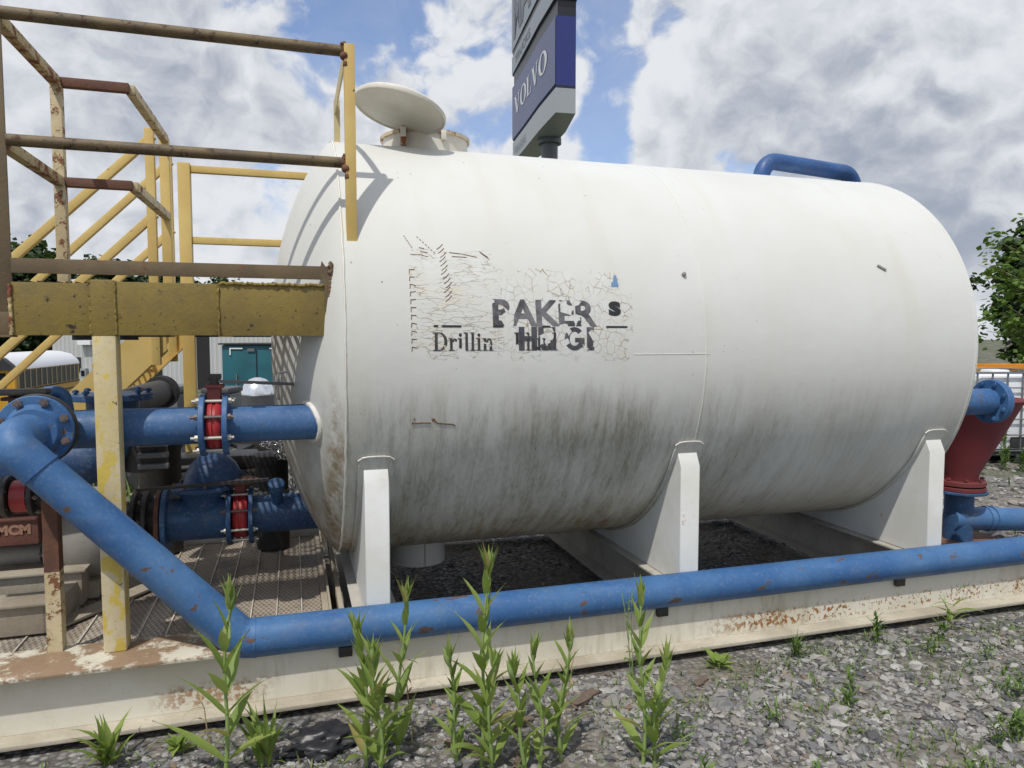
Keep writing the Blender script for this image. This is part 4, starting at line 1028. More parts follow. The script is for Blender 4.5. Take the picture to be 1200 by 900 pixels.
# ================================================================== yard behind, left
ZL = -2.1
bus = thing('school_bus', 'yellow school bus with a white roof parked in the lower yard at the left', 'bus', W(-20.5,30,ZL))
BA, BB = Vector((-19.1,27.5)), Vector((-21.1,34.9)); bd = (BB-BA).normalized(); bn = Vector((-bd.y, bd.x)); 
if bn.x > 0: bn = -bn
def BP(s, w, z): q = BA+bd*s+bn*w; return W(q.x, q.y, z)
LB = (BB-BA).length
def bus_sec(prof, s0, s1): 
    m = MB(); m.prism([BP(s0, w, z) for w, z in prof], W(*(bd*(s1-s0)),0)); return m
zt = .36
prof = [(0,-1.5),(0,zt),(.06,zt+.16),(.35,zt+.44),(.8,zt+.57),(1.2,zt+.60),(1.6,zt+.57),(2.05,zt+.44),(2.34,zt+.16),(2.4,zt),(2.4,-1.5)]
bus_sec([(0,-1.5),(0,zt),(2.4,zt),(2.4,-1.5)], 0, LB).obj('body', M['busyellow'], bus, 30)
bus_sec([(-.03,zt-.03)]+[(w*1.02-.02, z) for w, z in prof[2:9]]+[(2.43,zt-.03)], .25, LB+.05).obj('roof', M['buswhite'], bus, 60)
bus_sec([(-.01,zt-.02)]+[(w, z-.02) for w, z in prof[2:9]]+[(2.41,zt-.02)], -.12, .25).obj('roof_cap', M['black'], bus, 60)
nw = 12; sw = LB*.97/nw
for k in range(nw):
    s = .30+k*sw*.97
    m = MB(); m.prism([BP(s+.03,-.012,-.42), BP(s+sw-.06,-.012,-.42), BP(s+sw-.06,-.012,zt-.07), BP(s+.03,-.012,zt-.07)], W(*(bn*.01),0)); m.obj('window', M['glass'], bus, 0)
    m = MB(); m.prism([BP(s-.035,-.03,-.44), BP(s+.03,-.03,-.44), BP(s+.03,-.03,zt-.05), BP(s-.035,-.03,zt-.05)], W(*(bn*.03),0)); m.obj('window_post', M['sash'], bus, 0)
for z_ in (-.50,-.80,-1.15):
    m = MB(); m.prism([BP(.1,-.03,z_), BP(LB,-.03,z_), BP(LB,-.03,z_+.05), BP(.1,-.03,z_+.05)], W(*(bn*.03),0)); m.obj('rub_rail', M['black'], bus, 0)
for w in (.3,1.3):
    m = MB(); m.prism([BP(-.012,w,-.35), BP(-.012,w+.8,-.35), BP(-.012,w+.8,.22), BP(-.012,w,.22)], W(*(bd*.01),0)); m.obj('rear_window', M['glass'], bus, 0)
for s in (1.6, LB-1.2):
    m = MB(); m.cyl(BP(s,-.02,ZL+.5), BP(s,.28,ZL+.5), .5, 28); wl = m.obj('wheel', M['black'], bus, 30)
    m = MB(); m.cyl(BP(s,-.035,ZL+.5), BP(s,.1,ZL+.5), .26, 20); m.obj('rim', M['buswhite'], wl, 30)

shed = thing('metal_shed', 'long pale ribbed steel shed behind the school bus', 'building', W(-24,52,ZL))
SA, SB = Vector((-33.3,52)), Vector((-6,49)); sd = (SB-SA).normalized(); sn = Vector((-sd.y, sd.x))
def SP(s, w, z): q = SA+sd*s+sn*w; return W(q.x, q.y, z)
LS = (SB-SA).length; EV = 2.9
m = MB(); m.prism([SP(0,0,ZL),SP(LS,0,ZL),SP(LS,12,ZL),SP(0,12,ZL)], (0,0,EV-ZL))
wall = m.obj('wall', M['shed'], shed, 20)
m = MB()
m.prism([SP(-.4,-.5,EV-.05),SP(-.4,6,EV+1.5),SP(-.4,12.5,EV-.05),SP(-.4,12.5,EV+.08),SP(-.4,6,EV+1.64),SP(-.4,-.5,EV+.08)], W(*(sd*(LS+.8)),0)); m.obj('roof', M['shedroof'], shed, 20)
def on_wall(name, s0, s1, z0, z1, mat, dp=.05, par=None):
    m = MB(); m.prism([SP(s0,-dp,z0),SP(s1,-dp,z0),SP(s1,-dp,z1),SP(s0,-dp,z1)], W(*(sn*(dp-.005)),0)); return m.obj(name, mat, par or shed, 0)
def s_at(u):      # along-wall distance seen at a bearing
    k = (u-600)/840; return (k*SA.y-SA.x)/(sd.x-k*sd.y)
f = on_wall('window', s_at(85), s_at(95), -.9, .15, M['sign_dark'], .06); on_wall('pane', s_at(86.5), s_at(93.5), -.8, .05, M['glass'], .08, f)
on_wall('door_canopy', s_at(97), s_at(112), 1.05, 1.35, M['buswhite'], .5)
on_wall('door_opening', s_at(231), s_at(246), ZL, 2.2, M['dark'], .04)
on_wall('door_opening', s_at(155), s_at(190), ZL, 1.9, M['dark'], .04)
tr = thing('wall_lamp', 'small grey box light fixed low on the pale shed wall', 'lamp', SP(s_at(99),-.2,-1))
m = MB(); a = SP(s_at(97),-.12,-1.3); b = SP(s_at(103),-.12,-.6)
m.prism([SP(s_at(97),-.3,-1.35),SP(s_at(103),-.3,-1.35),SP(s_at(103),-.3,-.65),SP(s_at(97),-.3,-.65)], W(*(sn*.28),0)); m.obj('housing', M['sign_grey'], tr, 0)
m = MB(); m.prism([SP(s_at(98),-.32,-1.2),SP(s_at(102),-.32,-1.2),SP(s_at(102),-.32,-.8),SP(s_at(98),-.32,-.8)], W(*(sn*.015),0)); m.obj('lens', M['glass'], tr, 0)

# teal cabinet
t = thing('equipment_cabinet', 'tall teal steel cabinet standing behind the valves left of tank', 'cabinet', W(-4.2,12.4,0))
def LB_(m, l0, l1, d0, d1, z0, z1, bev=0.0):
    c = W((l0+l1)/2, (d0+d1)/2, (z0+z1)/2); h = Vector((abs(l1-l0)/2, abs(d1-d0)/2, (z1-z0)/2))
    return m.box(c-h, c+h, bev, Matrix.Rotation(-YAW, 3, 'Z'))
m = MB(); LB_(m,-4.86,-3.3,12,13.2,.12,1.47,.03); m.obj('body', M['teal'], t)
m = MB(); LB_(m,-4.90,-3.26,11.95,13.25,1.472,1.50,.01); m.obj('roof_sheet', M['blackm'], t)
for l in (-4.62,-3.98):
    m = MB(); LB_(m,l,l+.02,11.975,11.998,.55,.98); m.obj('door_handle', M['galv'], t)
for l0, l1 in ((-4.72,-4.50),(-4.05,-3.83)):
    m = MB(); LB_(m,l0,l1,11.98,11.998,1.40,1.42); m.obj('corner_trim', M['paper'], t)
for l in (-4.72,-3.85):
    m = MB(); LB_(m,l,l+.02,11.98,11.998,1.30,1.40); m.obj('corner_trim', M['paper'], t)
m = MB(); LB_(m,-4.42,-4.30,11.975,11.998,1.36,1.41); m.obj('plate', M['greyplastic'], t)
m = MB(); LB_(m,-4.28,-4.27,11.985,11.998,.2,1.38); m.obj('door_gap', M['dark'], t)
for l in (-4.7,-3.5):
    m = MB(); LB_(m,l-.1,l+.1,12.1,13.1,0,.12,.01); m.obj('skid_foot', M['blackm'], t)
# aluminium drum with domed lid
t = thing('drum', 'polished aluminium drum with a domed lid in front of the teal cabinet', 'drum', W(-3.2,9,0))
m = MB(); m.lathe(W(-3.2,9,0), (0,0,1), [(0,0),(0,.205),(.86,.205),(.875,.212),(.89,.205)], 40); m.obj('drum_body', M['galv'], t, 40)
m = MB(); m.lathe(W(-3.2,9,0), (0,0,1), [(.89,.205),(.95,.195),(1.02,.16),(1.07,.10),(1.092,.04),(1.095,0)], 40); m.obj('dome_lid', M['silver'], t, 60)
# low trailer frame with cases standing on it
t = thing('trailer_frame', 'black steel trailer frame with wheels parked behind the pipework', 'trailer', W(-4.2,7.6,0))
for d in (7.0,8.2):
    m = MB(); LB_(m,-5.6,-2.4,d,d+.06,.48,.62,.004); m.obj('side_rail', M['blackm'], t)
for l in (-5.5,-4.9,-4.3,-3.7,-3.1,-2.5):
    m = MB(); LB_(m,l,l+.07,7.062,8.198,.50,.58,.004); m.obj('cross_member', M['blackm'], t)
m = MB(); LB_(m,-5.0,-3.6,7.05,8.2,.624,.64); m.obj('deck_sheet', M['greyplastic'], t)
for l in (-4.9,-3.3):
    p = W(l,6.85,.30); q = W(l,6.66,.30)
    m = MB(); m.lathe(p, q-p, [(0,.12),(0,.27),(.03,.30),(.16,.30),(.19,.27),(.19,.12)], 36, close=True); wl = m.obj('wheel', M['black'], t, 40)
    m = MB(); m.cyl(W(l,6.84,.30), W(l,6.68,.30), .125, 24); m.obj('rim', M['hose'], wl)
for l in (-4.9,-3.3):
    m = MB(); m.cyl(W(l,7.0,.30), W(l,8.2,.30), .05, 14); m.obj('axle', M['blackm'], t)
t = thing('tool_case', 'grey plastic lidded case propped high beside the yellow rear post', 'case', W(-3.6,7.5,.64))
m = MB(); LB_(m,-3.78,-3.42,7.3,7.7,.642,1.02,.03); m.obj('case_body', M['greyplastic'], t)
m = MB(); LB_(m,-3.80,-3.40,7.28,7.72,1.022,1.10,.03); m.obj('case_lid', M['greyplastic'], t)
for l in (-3.7,-3.53):
    m = MB(); LB_(m,l,l+.04,7.262,7.278,.97,1.06,.004); m.obj('latch', M['black'], t)
t = thing('tool_case', 'dark grey smaller case seen right of the yellow rear post', 'case', W(-3.3,8.0,.5))
m = MB(); LB_(m,-3.28,-3.0,7.55,7.95,.642,1.00,.03); m.obj('case_body', M['greyplastic'], t)
m = MB(); LB_(m,-3.29,-2.99,7.54,7.96,1.002,1.06,.02); m.obj('case_lid', M['hose'], t)
t = thing('battery_box', 'black ribbed box hanging low on the trailer frame', 'box', W(-3.0,6.9,.2))
m = MB(); LB_(m,-3.02,-2.55,6.62,6.95,.25,.52,.02); m.obj('box_body', M['blackm'], t)
m = MB(); LB_(m,-3.05,-2.52,6.60,6.97,.522,.56,.02); m.obj('box_lid', M['black'], t)
t = thing('white_panel', 'small white sheet leaning under the blue header pipe', 'panel', W(-3.6,6.6,.4))
m = MB(); LB_(m,-3.56,-3.38,6.74,6.76,.38,.60); m.obj('sheet', M['paper'], t)
m = MB(); LB_(m,-3.37,-3.355,6.735,6.765,.36,.62); m.obj('edge_strip', M['galv'], t)

# ================================================================== right background: IBC tote, skip
t = thing('ibc_tote', 'white plastic liquid tote in a galvanised tube cage at the right edge', 'tote', (8.9,7.2,0))
IB = Matrix.Rotation(R_(-14), 3, 'Z'); IC = Vector((8.95,7.25,0))
def ib(m, lo, hi, bev=0.0): return m.box(Vector(lo)+IC, Vector(hi)+IC, bev, IB, IC)
m = MB(); ib(m,(-.57,-.47,.16),(.57,.47,1.12),.06); bt = m.obj('bottle', M['ibc'], t, 50)
m = MB(); ib(m,(-.12,-.12,1.121),(.12,.12,1.17),.03); m.obj('filler_cap', M['ibc'], t, 50)
m = MB(); ib(m,(-.12,-.50,.19),(.06,-.475,.33),.02); m.obj('outlet_valve', M['black'], t)
def ibar(m, a, b, w=.018): m.bar(IB@Vector(a)+IC, IB@Vector(b)+IC, w, w, bev=.003)
for k in range(7):
    x = -.6+.2*k; m = MB(); ibar(m,(x,-.5,.14),(x,-.5,1.15)); ibar(m,(x,.5,.14),(x,.5,1.15)); m.obj('cage_tube', M['galv'], t)
for k in range(1,6):
    y = -.5+1.0*k/6; m = MB(); ibar(m,(-.6,y,.14),(-.6,y,1.15)); ibar(m,(.6,y,.14),(.6,y,1.15)); m.obj('cage_tube', M['galv'], t)
for z in (.16,.36,.56,.76,.96,1.15):
    m = MB()
    for a, b in (((-.61,-.515),(.61,-.515)),((.61,-.515),(.61,.515)),((.61,.515),(-.61,.515)),((-.61,.515),(-.61,-.515))): ibar(m,(*a,z),(*b,z),.016 if z < 1.1 else .026)
    m.obj('cage_ring', M['galv'], t)
m = MB(); ib(m,(-.6,-.5,.09),(.6,.5,.125),.01)
for x in (-.55,-.05,.45): ib(m,(x,-.5,0),(x+.12,.5,.089),.01)
m.obj('pallet', M['black'], t)
t = thing('skip_container', 'orange steel skip seen under the tree behind the white tote', 'skip', W(11.6,16,0))
def sk(l, d, z): return W(11.7+l, 16+d, z)
m = MB(); o = [(-1.7,0),(1.7,0)]
m.raw([sk(-1.1,-.8,.1),sk(1.1,-.8,.1),sk(1.1,.8,.1),sk(-1.1,.8,.1),sk(-1.9,-.85,.90),sk(1.9,-.85,.90),sk(1.9,.85,.90),sk(-1.9,.85,.90)], [(0,1,2,3),(0,1,5,4),(1,2,6,5),(2,3,7,6),(3,0,4,7)]); m.obj('hull', M['orange'], t, 0)
m = MB()
for a, b in (((-1.95,-.9),(1.95,-.9)),((1.95,-.9),(1.95,.9)),((1.95,.9),(-1.95,.9)),((-1.95,.9),(-1.95,-.9))): m.bar(sk(*a,.93),sk(*b,.93),.09,.09,bev=.01)
m.obj('top_rim', M['orange'], t)
for l in (-1.0,-.3,.4,1.0):
    m = MB(); m.bar(sk(l,-.86,.12),sk(l*1.25,-.90,.86),.07,.08,bev=.01); m.obj('side_rib', M['orange'], t)
# ================================================================== ground
def smooth(a, b, v): t = max(0, min(1, (v-a)/(b-a))); return t*t*(3-2*t)
def ground_z(x, y):
    q = W(0,0); d = x*math.sin(YAW)+y*math.cos(YAW); lat = x*math.cos(YAW)-y*math.sin(YAW)
    drop = smooth(14.5, 21.5, d)*(1-smooth(-1.0, 5.0, lat-.18*d))
    hill = smooth(60, 140, d)*(1-smooth(-25, 10, lat))*6
    n = mnoise.noise(Vector((x*.6, y*.6, 0)))*.03 + mnoise.noise(Vector((x*2.3, y*2.3, 3)))*.012
    near = 1-smooth(2.9, 3.15, y) if -3 < x < 5.3 else 1
    return -2.1*drop + hill + (n-.02)*(.25 if y < 6 else 1) - .035*smooth(2.75, 3.08, y)*(1-smooth(5.6,6.5,y))*(1-smooth(5.1,5.6,x))
def axis_steps(lo, hi, c, w, f, g):
    out, v = [], c
    while v < hi: out.append(v); v += f if abs(v-c) < w else max(f, (abs(v-c)-w)*g+f)
    out.append(hi); v = c-f; neg = []
    while v > lo: neg.append(v); v -= f if abs(v-c) < w else max(f, (abs(v-c)-w)*g+f)
    neg.append(lo); return list(reversed(neg))+out
xs = axis_steps(-420, 420, 1.5, 6, .16, .16); ys = axis_steps(-60, 520, 4, 4, .16, .14)
vs = [(x, y, ground_z(x, y)) for x in xs for y in ys]; ny = len(ys)
fs = [(i*ny+j, (i+1)*ny+j, (i+1)*ny+j+1, i*ny+j+1) for i in range(len(xs)-1) for j in range(ny-1)]
me = bpy.data.meshes.new('ground'); me.from_pydata(vs, [], fs); me.materials.append(M['gravel'])
for p in me.polygons: p.use_smooth = True
go = bpy.data.objects.new('ground', me); C.objects.link(go); kind(go, 'structure')

def raw_obj(name, vs, fs, mat, parent=None, smooth_=False):
    me = bpy.data.meshes.new(name); off = world_loc(parent) if parent else Vector((0,0,0))
    me.from_pydata([(v[0]-off.x, v[1]-off.y, v[2]-off.z) for v in vs], [], fs); me.materials.append(mat)
    if smooth_:
        for p in me.polygons: p.use_smooth = True
    o = bpy.data.objects.new(name, me); C.objects.link(o)
    if parent: o.parent = parent
    return o
# loose stones: many angular chips
rnd = random.Random(21)
def stone(c, s, vs, fs):
    R = Matrix.Rotation(rnd.uniform(0, 2*PI), 3, 'Z') @ Matrix.Rotation(rnd.uniform(-.4,.4), 3, 'X') @ Matrix.Rotation(rnd.uniform(-.4,.4), 3, 'Y')
    ax = (s*rnd.uniform(.75,1.25), s*rnd.uniform(.55,1.0), s*rnd.uniform(.4,.8)); i = len(vs)
    n = 6; j = [rnd.uniform(.72,1.15) for _ in range(n*2)]
    for ring_, (zz, rr) in enumerate(((-.5,.8),(.28,1.0))):
        for k in range(n):
            a = 2*PI*(k+.3*ring_)/n; q = j[ring_*n+k]*rr
            vs.append(R@Vector((math.cos(a)*ax[0]*q, math.sin(a)*ax[1]*q, (zz+rnd.uniform(-.15,.15))*ax[2]))+c)
    for k in range(3):
        a = 2*PI*k/3+rnd.uniform(0,1); q = rnd.uniform(.3,.6); vs.append(R@Vector((math.cos(a)*ax[0]*q, math.sin(a)*ax[1]*q, rnd.uniform(.7,1.0)*ax[2]))+c)
    for k in range(n):
        fs.append((i+k, i+(k+1)%n, i+n+(k+1)%n, i+n+k))
    t = i+2*n
    fs += [(t,t+1,t+2)]
    for k in range(n):
        fs.append((i+n+k, i+n+(k+1)%n, t+(k*3//n)))
    for q in range(3):
        k = ((q+1)*n//3) % n; fs.append((i+n+k, t+(q+1)%3, t+q))
vs, fs = [], []
def scatter(nm, x0, x1, y0, y1, smin, smax, pw=2.6):
    for _ in range(nm):
        x, y = rnd.uniform(x0,x1), rnd.uniform(y0,y1)
        if 3.11 < y < 3.28: continue
        if mnoise.noise(Vector((x*1.5,y*1.5,9))) < -.25+rnd.uniform(-.3,.2): continue
        s = smin+(smax-smin)*rnd.random()**pw
        stone(Vector((x, y, ground_z(x,y)+s*.12)), s, vs, fs)
scatter(11000, -1.6, 2.4, 2.0, 3.12, .004, .024, 3.4)
scatter(15500, 1.2, 5.6, 1.5, 3.12, .004, .029, 3.6)
scatter(900, 1.2, 5.6, 1.5, 3.1, .02, .05, 3.0)
scatter(1200, .3, 5.0, 3.3, 5.4, .01, .04)
scatter(2600, 5.0, 12, 2.6, 7.0, .015, .07)
kind(raw_obj('gravel_stones', vs, fs, M['stone']), 'stuff')

# ------------------------------------------------------------------ leaves
def blade(vs, fs, base, d, up, L, wd, droop=.5, fold=.35, n=6, tipcurl=0.0, shape=1.0):
    """one lance-shaped leaf: folded along the midrib, bending over"""
    d = d.normalized(); side = d.cross(up).normalized(); nrm = side.cross(d).normalized()
    i = len(vs); p = Vector(base); t = d.copy()
    for k in range(n+1):
        u = k/n; w = wd*(math.sin(PI*min(1, u**.75*shape+.06)))**.9*(1-u**4*.6) if k < n else 0.0005
        if k == 0: w = wd*.28
        s2 = t.cross(up)
        s2 = s2.normalized() if s2.length > .05 else side
        nn = s2.cross(t).normalized()
        wob = rnd.uniform(-.08,.08)*wd
        vs += [p - s2*w + nn*(w*fold+wob), p.copy(), p + s2*w + nn*(w*fold-wob)]
        t = (t - Vector((0,0,1))*droop/n*(.4+1.2*u)).normalized(); p = p + t*(L/n)
    for k in range(n):
        a = i+3*k; fs += [(a,a+1,a+4,a+3),(a+1,a+2,a+5,a+4)]
UP = Vector((0,0,1))
def teasel(name, label, x, y, stems, group):
    t = thing(name, label, 'weed', (x,y,ground_z(x,y)), group)
    vs, fs = [], []; m = MB()
    for (dx, dy, h, lx, ly, n, Ls, dense) in stems:
        b = Vector((x+dx, y+dy, ground_z(x,y))); pts = []
        for k in range(11):
            u = k/10; pts.append(b+Vector((lx*u*u+.008*math.sin(u*7+dx*40), ly*u*u, h*u*.93)))
        m.tube(pts, .006, 8, True, [.0085*(1-.62*k/10) for k in range(11)])
        def at(u): 
            f = u*10; i_ = min(9, int(f)); return pts[i_].lerp(pts[i_+1], f-i_)
        az = rnd.uniform(0, PI)
        for j in range(n):
            u = .06+.86*(j/(n-1))**.92; az += PI/2+rnd.uniform(-.3,.3)
            L = Ls*1.12*(1.12-.5*u)*rnd.uniform(.85,1.15); el = .72+.62*u+rnd.uniform(-.14,.14)
            for sgn in (0, PI):
                a = az+sgn+rnd.uniform(-.15,.15); d = Vector((math.cos(a)*math.cos(el), math.sin(a)*math.cos(el), math.sin(el)))
                blade(vs, fs, at(u), d, UP, L*rnd.uniform(.85,1.1), L*.096*rnd.uniform(.85,1.2), rnd.uniform(.35,.9)*(1.15-.7*u), rnd.uniform(.25,.6), 7)
            if dense and j < n-2:
                for _ in range(dense):
                    a = rnd.uniform(0, 2*PI); e2 = el+rnd.uniform(.0,.4); d = Vector((math.cos(a)*math.cos(e2), math.sin(a)*math.cos(e2), math.sin(e2)))
                    blade(vs, fs, at(min(.95,u+rnd.uniform(0,.08))), d, UP, L*rnd.uniform(.55,.9), L*.09, rnd.uniform(.2,.7), .5, 6)
        for q in range(5):       # upright leaves round the closed bud
            a = q*2*PI/5+rnd.uniform(-.3,.3); e2 = rnd.uniform(1.25,1.48); d = Vector((math.cos(a)*math.cos(e2), math.sin(a)*math.cos(e2), math.sin(e2)))
            blade(vs, fs, at(.93), d, UP, h*.07+rnd.uniform(.055,.10), .0115, rnd.uniform(-.1,.2), .6, 6)
        b2 = at(.97); m.lathe(b2, at(1.0)-at(.95), [(-.02,.004),(0,.010),(.02,.011),(.045,.006),(.06,.001)], 8)
    m.obj('stem', M['stem'], t, 60)
    o = raw_obj('leaves', vs, fs, M['teasel'], t, True)
    return t
gp = 'tall weeds in front of the skid'
teasel('tall_weed', 'single tall leafy weed before the elbow of the blue pipe', -.265, 2.74, [(0,0,.70,.03,.02,8,.215,0)], gp)
teasel('tall_weed', 'dense clump of leafy weed with two tall heads beside the black bag', .29, 2.62, [(-.05,0,.56,-.03,.02,8,.18,1),(.065,.04,.67,.04,0,8,.17,0),(-.01,-.06,.50,-.03,-.02,7,.17,1)], gp)
teasel('tall_weed', 'tallest leafy weed whose head rises above the blue pipe', .645, 2.50, [(0,0,.83,.04,.02,10,.19,0),(-.085,.05,.44,-.03,.0,7,.13,1),(.02,-.04,.45,.01,-.02,6,.16,1)], gp)
teasel('tall_weed', 'short bushy weed with many thin upright leaves and no tall head', .885, 2.42, [(-.03,0,.47,-.02,.03,6,.16,0),(.05,.03,.49,.04,.0,7,.15,1),(-.10,.0,.42,-.05,.0,6,.15,0)], gp)
teasel('tall_weed', 'rightmost tall weed with one narrow upright head', 1.225, 2.33, [(0,0,.70,-.01,.02,8,.165,0),(.03,-.02,.44,.04,-.02,7,.15,0)], gp)
def lowweed(name, label, x, y, n, L, w, el=(.5,1.3), group=None, mat='weed', stems=0, h=.2):
    t = thing(name, label, 'weed', (x,y,ground_z(x,y)), group); vs, fs = [], []
    b = Vector((x,y,ground_z(x,y)))
    for k in range(n):
        a = rnd.uniform(0,2*PI); e = rnd.uniform(*el); d = Vector((math.cos(a)*math.cos(e), math.sin(a)*math.cos(e), math.sin(e)))
        st_ = b+Vector((rnd.uniform(-.02,.02), rnd.uniform(-.02,.02), rnd.uniform(0,.04)+(rnd.random()*h if stems else 0)))
        blade(vs, fs, st_, d, UP, L*rnd.uniform(.6,1.15), w*rnd.uniform(.7,1.2), rnd.uniform(.3,1.2), .35, 5)
    o = raw_obj('leaves', vs, fs, M[mat], t, True)
    if stems:
        m = MB()
        for k in range(stems):
            q = b+Vector((rnd.uniform(-.02,.02), rnd.uniform(-.02,.02), 0)); m.tube([q, q+Vector((rnd.uniform(-.03,.03),rnd.uniform(-.03,.03),h*.6)), q+Vector((rnd.uniform(-.06,.06),rnd.uniform(-.05,.05),h))], .0022, 5)
        m.obj('stem', M['stem'], t)
    return t
lowweed('low_weed', 'low rosette of pointed green leaves in front of the yellow post', -.70, 2.95, 26, .19, .016, (.7,1.45), None, 'teasel')
lowweed('low_weed', 'round-leaved sprig at the foot of the skid left of the tall weed', -.46, 2.98, 13, .09, .026, (.2,1.1), None, 'teasel')
lowweed('low_weed', 'narrow-leaved weed between the tall weed and the black bag', -.12, 2.74, 22, .22, .015, (.9,1.5), None, 'teasel')
lowweed('low_weed', 'sparse wiry weed with tiny leaves climbing the skid near the centre', 1.52, 3.02, 26, .035, .007, (0,1.2), None, 'weed', 3, .42)
lowweed('low_weed', 'bright broad-leaved seedling on the gravel near the shadowed skid', 1.98, 3.0, 11, .10, .020, (.15,.9), None, 'teasel')
lowweed('low_weed', 'yellowing grass tuft beside the skid on the gravel', 2.42, 2.98, 42, .13, .0045, (.6,1.45), None, 'weed')
lowweed('low_weed', 'dark feathery weed beside the skid right of the grass tuft', 2.95, 3.0, 50, .05, .006, (.2,1.4), None, 'weed', 5, .13)
lowweed('low_weed', 'upright weed with drooping narrow leaves before the rusty skid web', 3.47, 3.0, 12, .13, .012, (.2,1.1), None, 'teasel', 2, .2)
lowweed('low_weed', 'small leafy sprig on the deck behind the diagonal pipe', -.20, 3.75, 16, .07, .010, (.3,1.3), None, 'weed', 3, .18)
for k in range(44):
    x, y = rnd.uniform(1.3,5.4), rnd.uniform(1.6,2.95)
    lowweed('gravel_weed', 'little green weed sprouting from the grey gravel at the right', x, y, rnd.randint(14,34), rnd.uniform(.03,.06), rnd.uniform(.004,.008), (.15,1.4), 'small weeds on the gravel', 'weed', rnd.randint(2,4), rnd.uniform(.04,.13))
for k in range(10):
    x, y = 8.0+rnd.uniform(-.4,1.6), rnd.uniform(6.2,6.7)
    lowweed('tote_weed', 'green weed growing at the foot of the white tote', x, y, 40, rnd.uniform(.08,.16), .014, (.3,1.4), 'weeds before the tote', 'weed', 4, rnd.uniform(.15,.5))
# ground cover: tiny sprigs and grass between the stones
vs, fs = [], []
for _ in range(15000):
    x, y = rnd.uniform(-1.4,7.5), rnd.uniform(1.5,3.1)
    if mnoise.noise(Vector((x*1.9,y*2.4,1.5))) < .02 and rnd.random() > .10: continue
    if x < 1.3 and rnd.random() < .6: continue
    a = rnd.uniform(0,2*PI); e = rnd.uniform(.1,1.3)
    blade(vs, fs, Vector((x,y,ground_z(x,y)+.006)), Vector((math.cos(a)*math.cos(e), math.sin(a)*math.cos(e), math.sin(e))), UP, rnd.uniform(.018,.055), rnd.uniform(.002,.005), rnd.uniform(0,1), .3, 3)
for _ in range(5200):
    x, y = rnd.uniform(-7,-.6), rnd.uniform(5.9,11); a = rnd.uniform(0,2*PI); e = rnd.uniform(.6,1.5)
    if mnoise.noise(Vector((x*.8,y*.8,1.5))) < -.1: continue
    blade(vs, fs, Vector((x,y,ground_z(x,y))), Vector((math.cos(a)*math.cos(e), math.sin(a)*math.cos(e), math.sin(e))), UP, rnd.uniform(.10,.28), rnd.uniform(.006,.012), rnd.uniform(0,1), .3, 3)
for _ in range(2600):
    x, y = rnd.uniform(5.2,14), rnd.uniform(3,9.5); a = rnd.uniform(0,2*PI); e = rnd.uniform(.4,1.5)
    if mnoise.noise(Vector((x*.9,y*.9,4.5))) < .05: continue
    blade(vs, fs, Vector((x,y,ground_z(x,y))), Vector((math.cos(a)*math.cos(e), math.sin(a)*math.cos(e), math.sin(e))), UP, rnd.uniform(.06,.16), rnd.uniform(.005,.010), rnd.uniform(0,1), .3, 3)
kind(raw_obj('ground_cover', vs, fs, M['weed'], None, True), 'stuff')

for k, (x, y, h, lab) in enumerate(((.42,2.72,.40,'thin dry stalk between the weed clump and the tallest weed'),(1.02,2.60,.34,'bent dry stalk right of the short bushy weed'),(-.33,2.86,.30,'dry grass stalk left of the single tall weed'))):
    t = thing('dry_stalk', lab, 'weed', (x,y,ground_z(x,y))); b = Vector((x,y,ground_z(x,y)))
    m = MB(); q = [b+Vector((.05*(u/6)**2*(1 if k % 2 else -1)+.004*math.sin(u*2), .02*(u/6), h*u/6)) for u in range(7)]; m.tube(q, .003, 6, True, [.0034-.0003*u for u in range(7)]); m.obj('stem', M['straw'], t)
    vs, fs = [], []
    for u in range(1, 6):
        a = rnd.uniform(0,2*PI); blade(vs, fs, q[u], Vector((math.cos(a),math.sin(a),.5)), UP, rnd.uniform(.05,.10), .005, rnd.uniform(1,2), .5, 5)
    raw_obj('leaves', vs, fs, M['straw'], t, True)
# bits lying on the gravel
def slabwood(name, label, x, y, L, w, h, rot, mat='wood', cat='wood'):
    m = MB(); b = bmesh.new(); bmesh.ops.create_cube(b, size=1); bmesh.ops.subdivide_edges(b, edges=b.edges[:], cuts=5, use_grid_fill=True)
    for v in b.verts:
        nz = mnoise.noise(Vector((v.co.x*6+x*7, v.co.y*3, v.co.z*3+y))); taper = 1-.5*max(0, abs(v.co.x)*2-.55)
        v.co = Vector((v.co.x*L*(1+.1*nz), v.co.y*w*taper*(1+.5*nz)+.25*w*math.sin(v.co.x*4), v.co.z*h*taper*(1+.8*nz)))
    m.add(b, Matrix.Translation((x,y,ground_z(x,y)+h*.45)) @ Matrix.Rotation(rot, 4, 'Z') @ Matrix.Rotation(.10, 4, 'Y'))
    return tag(m.obj(name, M[mat], None, 30), label, cat)
slabwood('bark_piece', 'dark chunk of rotten bark left of the rightmost tall weed', 1.22, 2.86, .22, .045, .026, .55)
slabwood('wood_stick', 'reddish splintered stick behind the tallest weed', .86, 2.72, .16, .032, .026, .35)
slabwood('wood_strip', 'curved strip of bark standing out beside the tallest weed', .60, 2.62, .16, .03, .03, 2.2)
slabwood('wood_strip', 'slanted rusty brown strip to the right of the tallest weed', .80, 2.50, .15, .022, .02, .9)
slabwood('flat_stone', 'flat tan stone chip at the foot of the skid', 1.80, 2.86, .11, .035, .014, .4, 'wood', 'stone')
slabwood('rusty_lump', 'dark rusty lump on the gravel near the right edge', 4.35, 2.86, .2, .06, .03, .2)
